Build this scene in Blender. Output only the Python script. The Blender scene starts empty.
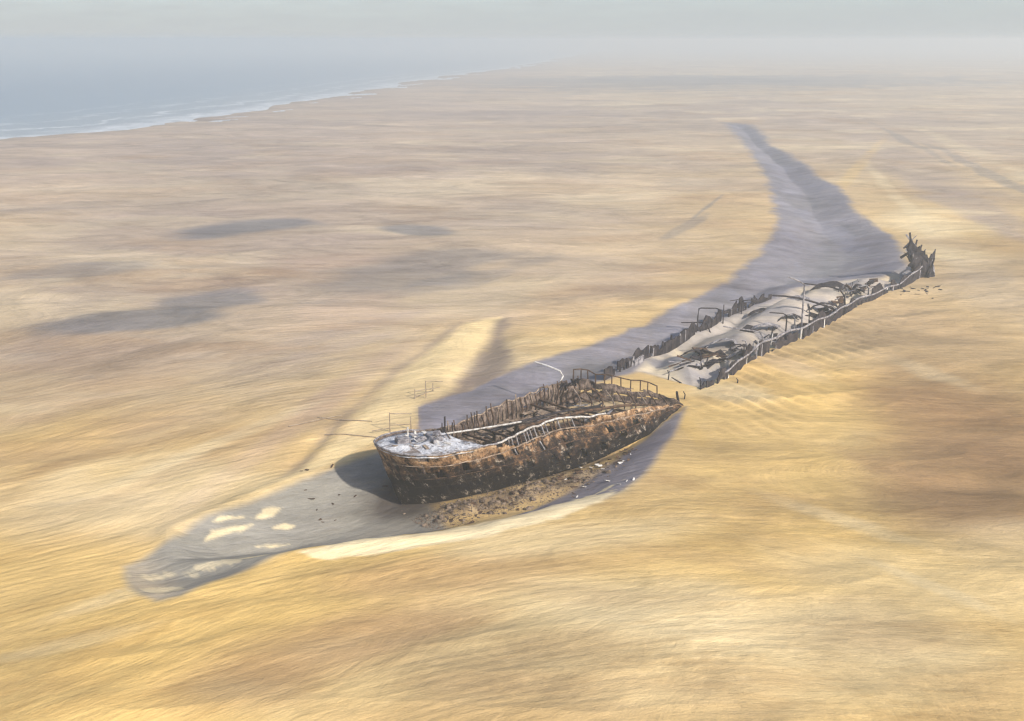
import bpy, math, random
import numpy as np
from mathutils import Vector

scn = bpy.context.scene
COL = scn.collection
R = math.radians
random.seed(7)
rng = np.random.default_rng(11)

# ------------------------------------------------------------------ camera
CAM_H = 40.0
FPX = 1100.0                      # focal length in pixels of a 1024 px wide frame
PITCH = math.atan((360.5 - 40.0) / FPX)
cam_d = bpy.data.cameras.new('camera')
cam_d.sensor_width = 36.0
cam_d.lens = 36.0 * FPX / 1024.0
cam_d.clip_start = 0.5
cam_d.clip_end = 40000
cam = bpy.data.objects.new('camera', cam_d)
COL.objects.link(cam)
cam.location = (0, 0, CAM_H)
cam.rotation_euler = (math.pi / 2 - PITCH, 0, 0)
scn.camera = cam

# ------------------------------------------------------------------ light
SUN_EL = 33.0
SUN_TO = Vector((0.73, -0.68, 0))           # horizontal direction towards the sun
w = bpy.data.worlds.new('World')
scn.world = w
w.use_nodes = True
nt = w.node_tree
sky = nt.nodes.new('ShaderNodeTexSky')
sky.sky_type = 'NISHITA'
sky.sun_disc = False
sky.sun_elevation = R(SUN_EL)
sky.sun_rotation = math.atan2(SUN_TO.x, SUN_TO.y)
sky.dust_density = 1.25
sky.air_density = 0.7
sky.ozone_density = 1.1
bg = nt.nodes['Background']
bg.inputs['Strength'].default_value = 0.135
# a bank of pale sea fog lies low round the horizon
tcw = nt.nodes.new('ShaderNodeTexCoord'); sxyz = nt.nodes.new('ShaderNodeSeparateXYZ'); nt.links.new(tcw.outputs['Generated'], sxyz.inputs[0])
fogn = nt.nodes.new('ShaderNodeTexNoise'); fmap = nt.nodes.new('ShaderNodeMapping'); fmap.inputs['Scale'].default_value = (3, 3, 26)
nt.links.new(tcw.outputs['Generated'], fmap.inputs[0]); nt.links.new(fmap.outputs[0], fogn.inputs['Vector']); fogn.inputs['Detail'].default_value = 6
fadd = nt.nodes.new('ShaderNodeMath'); fadd.operation = 'MULTIPLY_ADD'; nt.links.new(fogn.outputs['Fac'], fadd.inputs[0]); fadd.inputs[1].default_value = 0.10; nt.links.new(sxyz.outputs[2], fadd.inputs[2])
frmp = nt.nodes.new('ShaderNodeMapRange'); nt.links.new(fadd.outputs[0], frmp.inputs[0]); frmp.inputs[1].default_value = 0.06; frmp.inputs[2].default_value = 0.24; frmp.inputs[3].default_value = 0.95; frmp.inputs[4].default_value = 0.0
fmix = nt.nodes.new('ShaderNodeMix'); fmix.data_type = 'RGBA'; nt.links.new(frmp.outputs[0], fmix.inputs[0]); nt.links.new(sky.outputs[0], fmix.inputs[6]); fmix.inputs[7].default_value = (2.68, 2.86, 2.92, 1)
nt.links.new(fmix.outputs[2], bg.inputs[0])

sun_d = bpy.data.lights.new('sun', 'SUN')
sun_d.energy = 4.0
sun_d.angle = R(1.8)
sun_d.color = (1.0, 0.93, 0.82)
sun = bpy.data.objects.new('sun', sun_d)
COL.objects.link(sun)
tosun = Vector((SUN_TO.x * math.cos(R(SUN_EL)), SUN_TO.y * math.cos(R(SUN_EL)), math.sin(R(SUN_EL))))
sun.rotation_euler = tosun.to_track_quat('Z', 'Y').to_euler()
sun.location = tosun * 300

scn.view_settings.view_transform = 'Standard'
scn.view_settings.look = 'None'
scn.view_settings.exposure = 0.62
scn.view_settings.gamma = 1.0
scn.cycles.max_bounces = 6
scn.cycles.volume_bounces = 1
scn.cycles.use_denoising = True
scn.cycles.filter_width = 1.3

# ------------------------------------------------------------------ helpers
def at(px, py, z=0.0):
    """survey point: where a sight line meets the level z"""
    u = (px - 512) / FPX
    v = (360.5 - py) / FPX
    d = np.array([u, math.cos(PITCH) + v * math.sin(PITCH), -math.sin(PITCH) + v * math.cos(PITCH)])
    t = (z - CAM_H) / d[2]
    return np.array([0, 0, CAM_H]) + t * d

def mpp(px, py, z=0.0):
    """metres per pixel at that point"""
    return float(np.linalg.norm(at(px, py, z) - np.array([0, 0, CAM_H]))) / FPX

def smooth(a, b, x):
    t = np.clip((x - a) / (b - a), 0, 1)
    return t * t * (3 - 2 * t)

def lin(c):
    return tuple((x / 255 / 12.92) if x / 255 <= 0.04045 else ((x / 255 + 0.055) / 1.055) ** 2.4 for x in c)

_lat = rng.random((256, 256))
def vnoise(x, y):
    xi = np.floor(x).astype(int); yi = np.floor(y).astype(int)
    xf = x - xi; yf = y - yi
    xf = xf * xf * (3 - 2 * xf); yf = yf * yf * (3 - 2 * yf)
    a = _lat[xi & 255, yi & 255]; b = _lat[(xi + 1) & 255, yi & 255]
    c = _lat[xi & 255, (yi + 1) & 255]; d = _lat[(xi + 1) & 255, (yi + 1) & 255]
    return (a * (1 - xf) + b * xf) * (1 - yf) + (c * (1 - xf) + d * xf) * yf - 0.5

def fbm(x, y, o=4):
    s = 0; a = 1.0
    for k in range(o):
        s = s + a * vnoise(x * 2 ** k + 17.3 * k, y * 2 ** k + 5.1 * k); a *= 0.5
    return s

def polysd(X, Y, poly):
    """signed distance to a closed polygon, positive inside"""
    n = len(poly); d2 = np.full(X.shape, 1e18); ins = np.zeros(X.shape, bool)
    for i in range(n):
        ax_, ay_ = poly[i][0], poly[i][1]; bx_, by_ = poly[(i + 1) % n][0], poly[(i + 1) % n][1]
        ex, ey = bx_ - ax_, by_ - ay_
        t = np.clip(((X - ax_) * ex + (Y - ay_) * ey) / (ex * ex + ey * ey + 1e-12), 0, 1)
        d2 = np.minimum(d2, (X - ax_ - t * ex) ** 2 + (Y - ay_ - t * ey) ** 2)
        if abs(ey) > 1e-12:
            c = ((ay_ > Y) != (by_ > Y)) & (X < ax_ + (Y - ay_) * ex / ey)
            ins ^= c
    d = np.sqrt(d2)
    return np.where(ins, d, -d)

def tag(o, label=None, cat=None, group=None, kind=None):
    if label: o['label'] = label
    if cat: o['category'] = cat
    if group: o['group'] = group
    if kind: o['kind'] = kind
    return o

def empty(name, loc, label, cat, group=None):
    o = bpy.data.objects.new(name, None)
    COL.objects.link(o)
    o.location = loc
    o.empty_display_size = 0.5
    return tag(o, label, cat, group)

class MB:
    """collects shapes (world coordinates) into ONE mesh"""
    def __init__(self):
        self.v = []; self.f = []
    def quad_box(self, pts):
        b = len(self.v); self.v += [tuple(p) for p in pts]
        self.f += [tuple(b + i for i in q) for q in ((0, 3, 2, 1), (4, 5, 6, 7), (0, 1, 5, 4), (1, 2, 6, 5), (2, 3, 7, 6), (3, 0, 4, 7))]
    def bar(self, a, b, wd, th, up=(0, 0, 1), taper=1.0):
        a = Vector(a); b = Vector(b); d = (b - a).normalized(); u = Vector(up)
        if abs(d.dot(u)) > 0.97: u = Vector((0.75, 0.65, 0.0))
        s = d.cross(u).normalized(); u = s.cross(d).normalized()
        pts = []
        for p, k in ((a, 1.0), (b, taper)):
            for sx, sy in ((-1, -1), (1, -1), (1, 1), (-1, 1)):
                pts.append(p + s * sx * wd / 2 * k + u * sy * th / 2 * k)
        self.quad_box(pts)
    def tube(self, path, r, sides=6, r2=None):
        path = [Vector(p) for p in path]; n = len(path); base = len(self.v)
        r2 = r if r2 is None else r2
        for i, p in enumerate(path):
            d = (path[min(i + 1, n - 1)] - path[max(i - 1, 0)]).normalized()
            u = Vector((0, 0, 1)) if abs(d.z) < 0.95 else Vector((1, 0, 0))
            s = d.cross(u).normalized(); u = s.cross(d)
            rr = r + (r2 - r) * i / max(1, n - 1)
            for k in range(sides):
                a = 2 * math.pi * k / sides
                self.v.append(tuple(p + (s * math.cos(a) + u * math.sin(a)) * rr))
        for i in range(n - 1):
            for k in range(sides):
                k2 = (k + 1) % sides
                self.f.append((base + i * sides + k, base + i * sides + k2, base + (i + 1) * sides + k2, base + (i + 1) * sides + k))
        self.f.append(tuple(base + k for k in range(sides))[::-1])
        self.f.append(tuple(base + (n - 1) * sides + k for k in range(sides)))
    def lump(self, c, r, seed=0, flat=0.7):
        rr = random.Random(seed); b = len(self.v)
        t = (1 + 5 ** 0.5) / 2
        vs = [(-1, t, 0), (1, t, 0), (-1, -t, 0), (1, -t, 0), (0, -1, t), (0, 1, t), (0, -1, -t), (0, 1, -t), (t, 0, -1), (t, 0, 1), (-t, 0, -1), (-t, 0, 1)]
        fs = [(0, 11, 5), (0, 5, 1), (0, 1, 7), (0, 7, 10), (0, 10, 11), (1, 5, 9), (5, 11, 4), (11, 10, 2), (10, 7, 6), (7, 1, 8), (3, 9, 4), (3, 4, 2), (3, 2, 6), (3, 6, 8), (3, 8, 9), (4, 9, 5), (2, 4, 11), (6, 2, 10), (8, 6, 7), (9, 8, 1)]
        a = rr.random() * 6.28; ca, sa = math.cos(a), math.sin(a); ex = 0.7 + rr.random() * 0.8
        for x, y, z in vs:
            k = r / 1.9 * (0.7 + 0.6 * rr.random()); x *= ex
            self.v.append((c[0] + k * (x * ca - y * sa), c[1] + k * (x * sa + y * ca), c[2] + k * z * flat))
        self.f += [tuple(b + i for i in f) for f in fs]
    def build(self, name, mat, parent=None, smooth_=False, bevel=0):
        me = bpy.data.meshes.new(name)
        org = Vector((0, 0, 0)) if parent is None else Vector(parent.location)
        if parent is not None and parent.parent is not None:
            org = Vector(parent.location) + Vector(parent.parent.location)
        if parent is None:
            a = np.array(self.v); org = Vector((a[:, 0].mean(), a[:, 1].mean(), a[:, 2].min()))
        me.from_pydata([(x - org.x, y - org.y, z - org.z) for x, y, z in self.v], [], self.f)
        me.materials.append(mat)
        if smooth_:
            me.polygons.foreach_set('use_smooth', [True] * len(me.polygons))
        o = bpy.data.objects.new(name, me)
        COL.objects.link(o)
        if parent is not None: o.parent = parent
        else: o.location = org
        return o

# ------------------------------------------------------------------ materials
class NT:
    def __init__(self, name):
        self.m = bpy.data.materials.new(name); self.m.use_nodes = True
        self.t = self.m.node_tree; self.b = self.t.nodes['Principled BSDF']
        self.b.inputs['Roughness'].default_value = 0.9
        self.b.inputs['Specular IOR Level'].default_value = 0.15
    def n(self, typ, **kw):
        o = self.t.nodes.new(typ)
        for k, v in kw.items(): setattr(o, k, v)
        return o
    def l(self, a, b): self.t.links.new(a, b)
    def val(self, sock, v):
        if hasattr(v, 'is_output'): self.l(v, sock)
        else: sock.default_value = v
    def math(self, op, a, b=0.0, clamp=False):
        o = self.n('ShaderNodeMath', operation=op, use_clamp=clamp); self.val(o.inputs[0], a); self.val(o.inputs[1], b); return o.outputs[0]
    def mapping(self, vec, scale=(1, 1, 1), loc=(0, 0, 0), rot=(0, 0, 0)):
        o = self.n('ShaderNodeMapping'); self.l(vec, o.inputs[0])
        o.inputs['Scale'].default_value = scale; o.inputs['Location'].default_value = loc; o.inputs['Rotation'].default_value = rot
        return o.outputs[0]
    def noise(self, vec, scale=1.0, detail=4.0, rough=0.55, dist=0.0):
        o = self.n('ShaderNodeTexNoise'); self.l(vec, o.inputs['Vector'])
        o.inputs['Scale'].default_value = scale; o.inputs['Detail'].default_value = detail
        o.inputs['Roughness'].default_value = rough; o.inputs['Distortion'].default_value = dist
        return o.outputs['Fac']
    def ramp(self, fac, stops):
        o = self.n('ShaderNodeValToRGB'); self.l(fac, o.inputs[0]); e = o.color_ramp.elements
        while len(e) < len(stops): e.new(0.5)
        for i, (p, c) in enumerate(stops):
            e[i].position = p; e[i].color = (c if len(c) == 4 else (*c, 1)) if hasattr(c, '__len__') else (c, c, c, 1)
        return o.outputs[0]
    def mix(self, fac, a, b, mode='MIX'):
        o = self.n('ShaderNodeMix', data_type='RGBA', blend_type=mode); self.val(o.inputs[0], fac)
        for s, v in ((o.inputs[6], a), (o.inputs[7], b)):
            if hasattr(v, 'is_output'): self.l(v, s)
            else: s.default_value = (*v, 1) if len(v) == 3 else v
        return o.outputs[2]
    def bump(self, h, strength=0.5, dist=0.1, prev=None):
        o = self.n('ShaderNodeBump'); self.l(h, o.inputs['Height']); o.inputs['Strength'].default_value = strength; o.inputs['Distance'].default_value = dist
        if prev is not None: self.l(prev, o.inputs['Normal'])
        return o.outputs[0]

def rust_mat(name, dark, mid, light, scale=1.0, streak=True, pale=0.0, rough=0.9):
    m = NT(name); g = m.n('ShaderNodeNewGeometry').outputs['Position']
    a = m.noise(g, 0.9 * scale, 8, 0.65)
    b = m.noise(m.mapping(g, (2.2 * scale, 2.2 * scale, 0.35 * scale)), 1.0, 6, 0.7)
    c = m.noise(g, 5.0 * scale, 6, 0.7)
    f = m.math('ADD', m.math('MULTIPLY', a, 0.45), m.math('ADD', m.math('MULTIPLY', b, 0.35), m.math('MULTIPLY', c, 0.2)))
    col = m.ramp(f, [(0.36, dark), (0.47, mid), (0.56, light), (0.66, mid)])
    if pale > 0:
        p = m.ramp(m.noise(m.mapping(g, (1.5, 1.5, 0.6), (31, 7, 3)), 1.3, 6, 0.7), [(0.5, 0), (0.62, pale)])
        col = m.mix(p, col, (0.55, 0.50, 0.44))
    m.l(col, m.b.inputs['Base Color'])
    m.b.inputs['Roughness'].default_value = rough
    m.l(m.bump(c, 0.6, 0.06), m.b.inputs['Normal'])
    return m.m

M = {}
M['frame'] = rust_mat('dark_rust', (0.012, 0.009, 0.008), (0.045, 0.028, 0.019), (0.13, 0.075, 0.045), 1.5)
M['iron'] = rust_mat('black_iron', (0.006, 0.005, 0.007), (0.018, 0.015, 0.018), (0.055, 0.046, 0.048), 1.2)
M['pale'] = rust_mat('bleached_paint', (0.16, 0.13, 0.11), (0.45, 0.42, 0.38), (0.68, 0.66, 0.63), 2.0)
M['bleach'] = rust_mat('flaking_paint', (0.07, 0.05, 0.04), (0.32, 0.29, 0.26), (0.62, 0.60, 0.57), 3.0)
M['inner'] = rust_mat('inner_rust', (0.010, 0.008, 0.008), (0.050, 0.035, 0.029), (0.20, 0.15, 0.12), 2.0)
M['wood'] = rust_mat('weathered_wood', (0.05, 0.035, 0.025), (0.15, 0.105, 0.075), (0.32, 0.25, 0.19), 1.5)
M['grey'] = rust_mat('grey_corroded', (0.035, 0.033, 0.04), (0.13, 0.12, 0.13), (0.34, 0.32, 0.32), 1.8)
M['rubble'] = rust_mat('rubble', (0.03, 0.022, 0.018), (0.085, 0.062, 0.046), (0.22, 0.165, 0.12), 1.5)
M['rail_wood'] = rust_mat('sun_bleached_wood', (0.13, 0.10, 0.075), (0.23, 0.18, 0.13), (0.34, 0.27, 0.20), 1.5)

def hull_material():
    m = NT('rusted_hull_plating')
    tc = m.n('ShaderNodeAttribute', attribute_name='su').outputs['Vector']      # metres along the side, height 0..1
    g = m.n('ShaderNodeNewGeometry').outputs['Position']
    sep = m.n('ShaderNodeSeparateXYZ'); m.l(tc, sep.inputs[0]); s, t = sep.outputs[0], sep.outputs[1]
    big = m.noise(g, 0.8, 9, 0.72)
    vert = m.noise(m.mapping(tc, (1.5, 2.6, 1)), 1.0, 8, 0.75)
    fine = m.noise(g, 4.5, 8, 0.72)
    hor = m.noise(m.mapping(tc, (0.5, 14.0, 1)), 1.0, 5, 0.7)
    # orange rust high up and aft, darker low; bow shade painted in forward
    f = m.math('ADD', m.math('MULTIPLY', big, 0.50), m.math('MULTIPLY', vert, 0.40))
    f = m.math('ADD', f, m.math('MULTIPLY', fine, 0.10))
    f = m.math('ADD', f, m.math('MULTIPLY', m.math('SUBTRACT', t, 0.55), 0.26))
    f = m.math('ADD', f, m.math('MULTIPLY', m.math('SUBTRACT', hor, 0.5), 0.16))
    sw = m.math('MULTIPLY', m.ramp(m.math('DIVIDE', s, 60.0), [(0.40, 0), (0.60, 1)]), m.math('SUBTRACT', 0.85, t))
    f = m.math('SUBTRACT', f, m.math('MULTIPLY', sw, 0.12))
    col = m.ramp(f, [(0.435, (0.008, 0.006, 0.006)), (0.495, (0.030, 0.019, 0.014)), (0.54, (0.105, 0.058, 0.031)), (0.60, (0.31, 0.180, 0.090)), (0.68, (0.50, 0.36, 0.23))])
    pale = m.ramp(m.noise(m.mapping(tc, (0.9, 4.0, 1), (5, 3, 0)), 1.0, 10, 0.85), [(0.55, 0), (0.61, 0.7)])
    blk = m.ramp(m.noise(m.mapping(tc, (0.8, 4.2, 1), (15, 31, 0)), 1.0, 10, 0.82), [(0.515, 0), (0.55, 0.92)])
    col = m.mix(pale, col, (0.56, 0.47, 0.37))
    col = m.mix(blk, col, (0.014, 0.011, 0.010))
    # strakes: plate seams
    tt = m.math('MULTIPLY', t, 5.0)
    fr = m.math('ABSOLUTE', m.math('SUBTRACT', m.math('FRACT', tt), 0.5))
    seam = m.ramp(fr, [(0.44, 0), (0.49, 1)])
    ss = m.math('ABSOLUTE', m.math('SUBTRACT', m.math('FRACT', m.math('MULTIPLY', s, 0.42)), 0.5))
    seam2 = m.ramp(ss, [(0.475, 0), (0.49, 0.7)])
    seams = m.math('MAXIMUM', seam, seam2)
    seams = m.math('MULTIPLY', seams, m.ramp(fine, [(0.35, 0.2), (0.6, 0.9)]))
    col = m.mix(m.math('MULTIPLY', seams, 0.85), col, (0.03, 0.02, 0.016))
    m.l(col, m.b.inputs['Base Color'])
    b1 = m.bump(fine, 0.9, 0.10); b2 = m.bump(seams, 0.5, 0.05, b1)
    m.l(m.bump(big, 0.6, 0.25, b2), m.b.inputs['Normal'])
    return m.m
M['hull'] = hull_material()

def deck_pale_material():
    m = NT('bleached_foredeck'); g = m.n('ShaderNodeNewGeometry').outputs['Position']
    a = m.noise(m.mapping(g, (1, 1, 1)), 1.6, 8, 0.7, 1.2)
    c = m.ramp(a, [(0.30, (0.10, 0.10, 0.115)), (0.43, (0.34, 0.35, 0.38)), (0.54, (0.60, 0.60, 0.62)), (0.7, (0.80, 0.80, 0.80))])
    st = m.ramp(m.noise(g, 0.9, 8, 0.7, .8), [(0.50, 0), (0.60, 0.8)])
    c = m.mix(st, c, (0.13, 0.085, 0.055))
    m.l(c, m.b.inputs['Base Color']); m.l(m.bump(a, 1.0, 0.25), m.b.inputs['Normal'])
    return m.m
M['foredeck'] = deck_pale_material()

# ------------------------------------------------------------------ the wreck's own frame: s along the hull, n across it
S0 = at(683, 405, 0); B0 = at(428, 504, -1.8)
AX = S0 - B0; AX[2] = 0; AX /= np.linalg.norm(AX)
NX = np.array([-AX[1], AX[0], 0])
def W(s, n, z):
    p = B0 + AX * s + NX * n
    return (float(p[0]), float(p[1]), float(z))
def SN(p):
    q = np.asarray(p) - B0
    return float(q @ AX), float(q @ NX)

DECK_NEAR = [(683, 404, .3), (666, 405, 1.2), (650, 406, 2.0), (637, 409, 2.5), (600, 416, 3.1), (581, 417, 3.3), (563, 418, 3.5), (540, 425, 3.6), (518, 435, 3.8), (503, 442, 3.9), (480, 447, 4), (462, 451, 4.1), (445, 455, 4.2), (425, 456, 4.2), (405, 455, 4.2), (388, 451, 4.15), (377, 446, 4.1)]
DECK_FAR = [(377, 446, 4.1), (373, 442, 3.9), (378, 437, 3.7), (390, 433, 3.5), (408, 431, 3.35), (425, 430, 3.25), (447, 428, 3.2), (480, 414, 3.15), (520, 397, 3.05), (560, 382, 2.85), (580, 377, 2.7), (590, 379, 2.5), (597, 383, 2.3), (609, 386, 2.1), (626, 387, 1.8), (642, 390, 1.5), (655, 394, 1.1), (670, 399, .7), (683, 404, .3)]
dn = [SN(at(*a)) + (a[2],) for a in DECK_NEAR]
df = [SN(at(*a)) + (a[2],) for a in DECK_FAR]
bn = [(35.98, -.28, -.2), (29.04, -2.29, -.9), (20.43, -2.45, -1.8), (14.04, -1.6, -2.2), (7.6, -0.7, -2.6), (3.4, .35, -2.7), (0.9, 1.2, -2.8), (-0.9, 2.6, -2.8)]
bf = [(-0.9, 2.6, -2.8), (0.2, 4.2, -2.7), (3.0, 5.0, -2.6), (7, 5.2, -2.5), (14, 6.0, -2.3), (22, 7.4, -2.0), (26.5, 7.7, -1.5), (29, 6.6, -1.2), (32, 4.0, -.8), (34, 2.0, -.5), (35.98, -.28, -.2)]

def resample(pts, n):
    p = np.array(pts, float)
    # light corner rounding before resampling
    for _ in range(2):
        q = [p[0]]
        for i in range(len(p) - 1):
            q += [p[i] * .75 + p[i + 1] * .25, p[i] * .25 + p[i + 1] * .75]
        q.append(p[-1]); p = np.array(q)
    d = np.r_[0, np.cumsum(np.linalg.norm(np.diff(p[:, :2], axis=0), axis=1))]
    u = np.linspace(0, d[-1], n)
    return np.stack([np.interp(u, d, p[:, k]) for k in range(3)], 1)
NN, NF, KV = 170, 170, 26
dk = np.vstack([resample(dn, NN), resample(df, NF)[1:]])
bs = np.vstack([resample(bn, NN), resample(bf, NF)[1:]])
# ragged torn upper edge
for i in range(len(dk)):
    s, n, z = dk[i]
    amp = 0.10 if s < 5 else (0.34 if i > NN else 0.16)
    dk[i, 2] += amp * float(fbm(np.array([i * 0.23]), np.array([3.3]), 3)[0]) * 1.6
HP = np.zeros((len(dk), KV + 1, 3))
for k in range(KV + 1):
    t = k / KV
    g = t ** 0.85
    HP[:, k, :2] = bs[:, :2] * (1 - g) + dk[:, :2] * g
    HP[:, k, 2] = bs[:, 2] * (1 - t) + dk[:, 2] * t
# bilge bulge amidships
for i in range(len(dk)):
    s = dk[i, 0]; sg = -1 if i < NN else 1
    bl = 0.55 * smooth(3, 10, s) * (1 - smooth(24, 33, s))
    for k in range(KV + 1):
        t = k / KV
        HP[i, k, 1] += sg * bl * math.sin(math.pi * min(1, t * 1.25)) * (1 if t < .8 else 0) - sg * 0.07 * abs(math.sin(math.pi * s / 0.95)) * math.sin(math.pi * min(1, t * 1.1)) + 0.30 * float(fbm(np.array([i * .07]), np.array([k * .25]), 2)[0])

def wall(i, t):
    """point (s,n,z) on the shell, i = index round the outline, t = 0 foot .. 1 rail"""
    k = min(max(t, 0), 1) * KV; k0 = int(min(k, KV - 1)); fr = k - k0
    return HP[i, k0] * (1 - fr) + HP[i, k0 + 1] * fr

hull_outline = [W(*dk[i])[:2] for i in range(0, len(dk), 4)]
base_outline = [W(*bs[i])[:2] for i in range(0, len(bs), 4)]

# ------------------------------------------------------------------ ground
def P2(l, z=0): return [at(x, y, z)[:2] for x, y in l]
PIT = [(-24, 1.5), (-18, -3.5), (-14.5, -4.7), (-2.4, -10.6), (5.3, -12.4), (9.9, -12.8), (13.3, -12.7), (22.4, -8.8), (28, -5.6), (33, -2.6), (36.2, -0.8), (35, 5), (30, 12), (20, 15), (10, 14), (2.5, 11.5), (-4.7, 9.4), (-14, 8), (-22, 6)]
PITW = [W(s, n, 0)[:2] for s, n in PIT]
LOBE = P2([(118, 566), (119, 578), (126, 591), (138, 601), (156, 607), (182, 602), (215, 585), (260, 566), (300, 552), (350, 540), (400, 520), (450, 510), (440, 490), (400, 450), (380, 449), (330, 469), (290, 485), (250, 500), (205, 517), (170, 537), (140, 556)])
FARGREY = P2([(722, 122), (738, 140), (752, 156), (765, 178), (771, 200), (774, 228), (757, 256), (722, 284), (682, 305), (622, 333), (562, 352), (500, 375), (448, 396), (415, 408), (414, 432), (450, 440), (560, 395), (640, 372), (690, 345), (772, 310), (800, 290), (842, 284), (880, 280), (908, 272), (906, 252), (896, 236), (876, 226), (857, 212), (850, 198), (838, 184), (822, 178), (812, 166), (796, 158), (782, 150), (770, 144), (764, 134), (752, 124)])
TROUGH = P2([(686, 408), (680, 425), (662, 455), (645, 475), (628, 489), (606, 499), (580, 506), (536, 510), (510, 506), (560, 478), (640, 434)])
SHIP_AFT = P2([(636, 372), (650, 352), (690, 333), (740, 312), (771, 302), (790, 290), (842, 283), (885, 278), (905, 268), (918, 262), (930, 270), (912, 284), (882, 296), (850, 308), (800, 333), (760, 352), (725, 376), (700, 388)])
SHORE = [at(*p)[:2] for p in [(-160, 146), (0, 137), (60, 132), (130, 125), (200, 115), (270, 104), (340, 93), (400, 82), (430, 77), (470, 72), (500, 68)]]

def shore_dist(X, Y):
    """positive on the seaward side"""
    pts = [np.array(SHORE[0]) + (np.array(SHORE[0]) - np.array(SHORE[1])) * 60] + [np.array(p) for p in SHORE] + [np.array([900., 9000.])]
    poly = pts + [np.array([-20000., 9000.]), np.array([-20000., -9000.])]
    return polysd(X, Y, poly)

hull_in = polysd
def ground_fields(X, Y, coarse=False):
    s = (X - B0[0]) * AX[0] + (Y - B0[1]) * AX[1]
    n = (X - B0[0]) * NX[0] + (Y - B0[1]) * NX[1]
    r = np.hypot(X, Y)
    sd = shore_dist(X, Y)
    h = 0.9 * fbm(X / 70 + 3, Y / 46 + 9, 3) * smooth(40, 140, np.hypot(X - 20, Y - 115))
    h = h + 0.15 * fbm(X / 7, Y / 5, 5)
    h = h + 2.2 * fbm(X / 260, Y / 200, 3) * smooth(200, 500, r) * smooth(0, -150, sd)
    rdg = 1 - 2.2 * np.abs(fbm(X / 30 + 0.3 * Y / 30 + 5, Y / 11 - 0.15 * X / 11, 4))
    h = h + 0.42 * rdg * smooth(0.05, .5, fbm(X / 60 + 13, Y / 50, 2) + .3)
    h = h * smooth(60, -60, sd) + np.where(sd > -80, -1.4 * smooth(-80, 10, sd), 0) - 6 * smooth(0, 260, sd)
    # scour hollow round the wreck
    dp = polysd(X, Y, PITW)
    wob = 1.4 * fbm(X / 4 + 8, Y / 4, 3)
    h = h - 2.3 * smooth(-0.6, 7.5, dp + wob * 0.6)
    h = h + 0.30 * np.exp(-((dp + 0.6) / 1.1) ** 2) * smooth(6, -4, s + 6)       # little lip of blown sand
    dl = polysd(X, Y, LOBE)
    h = h - 0.55 * smooth(-0.3, 3.0, dl) * smooth(2, -8, s)
    # deep wind-scoured channel beyond the stern
    dg = polysd(X, Y, FARGREY)
    ramp = smooth(95, 170, Y)
    h = h - 1.7 * ramp * smooth(0, 12, dg + 0.8 * wob) - 0.9 * (1 - ramp) * smooth(0, 6, dg)
    # sand drifted into the fore hull
    di = polysd(X, Y, base_outline)
    fill = -2.4 + 3.1 * smooth(12, 27, s) - 1.0 * smooth(30, 36, s)
    h = np.where(di > 0.35, np.maximum(h, fill + 0.35 * fbm(X / 2.2, Y / 2.2, 3)), h)
    # rubble bank along the near side
    bank = np.exp(-((n + 2.3 + 0.13 * s) / 1.7) ** 2) * smooth(-3, 3, s) * (1 - smooth(12, 22, s))
    h = h + 0.9 * bank * (0.6 + 1.1 * fbm(X / 2.4, Y / 2.4, 4)) + 0.12 * bank * fbm(X * 1.6, Y * 1.6, 3)
    # sand inside the aft section
    da = polysd(X, Y, SHIP_AFT)
    ina = smooth(-0.5, 2.5, da)
    h = h * (1 - 0.75 * ina) + ina * (-0.75 + 1.1 * smooth(1.5, 5, da) + 0.9 * fbm(X / 6 + 2, Y / 9, 3))
    for px, py, rx, ry, a in [(690, 372, 30, 7, .6), (740, 340, 32, 7, .9), (790, 312, 30, 8, 1.2), (820, 299, 30, 5, 1.0), (860, 287, 30, 5, .8), (720, 352, 14, 4, -.9), (693, 356, 14, 4, -.8), (822, 309, 14, 4, -.7)]:
        c = at(px, py); ex = rx * mpp(px, py); ey = abs(at(px, py - ry)[1] - c[1])
        q = ((X - c[0]) / ex) ** 2 + ((Y - c[1]) / ey) ** 2
        h = h + a * np.exp(-q * 1.5) * smooth(-1, 1.5, da)
    # gentle dune flank on the right foreground and wind ripples below the aft wall
    h = h + 1.6 * smooth(22, 60, X - 0.25 * (Y - 80)) * (1 - smooth(150, 230, Y))
    rp = np.exp(-(((X - 0.55 * (Y - 145) - 42) / 9) ** 2)) * smooth(105, 120, Y) * (1 - smooth(150, 175, Y))
    ph = (X * 0.86 + Y * 0.5) * 2 * math.pi / 2.1 + 5 * fbm(X / 9, Y / 9, 2)
    h = h + 0.24 * rp * np.sin(ph) * (0.6 + fbm(X / 5, Y / 5, 2))
    # faint hollow tracks left of the bow
    for (a, b, wd, dep) in TRACKS:
        e = b - a; L = np.linalg.norm(e); e = e / L
        u = (X - a[0]) * e[0] + (Y - a[1]) * e[1]; v = -(X - a[0]) * e[1] + (Y - a[1]) * e[0]
        h = h - dep * np.exp(-(v / wd) ** 2) * smooth(-2, 4, u) * (1 - smooth(L - 8, L + 2, u))
    return h, s, n, r, sd, dp, dl, dg, da, di, bank

TRACKS = [(at(285, 474)[:2], at(345, 416)[:2], 1.0, 0.3), (at(338, 420)[:2], at(450, 330)[:2], 2.0, 0.25), (at(460, 396)[:2], at(503, 325)[:2], 2.6, 0.6)]

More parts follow.
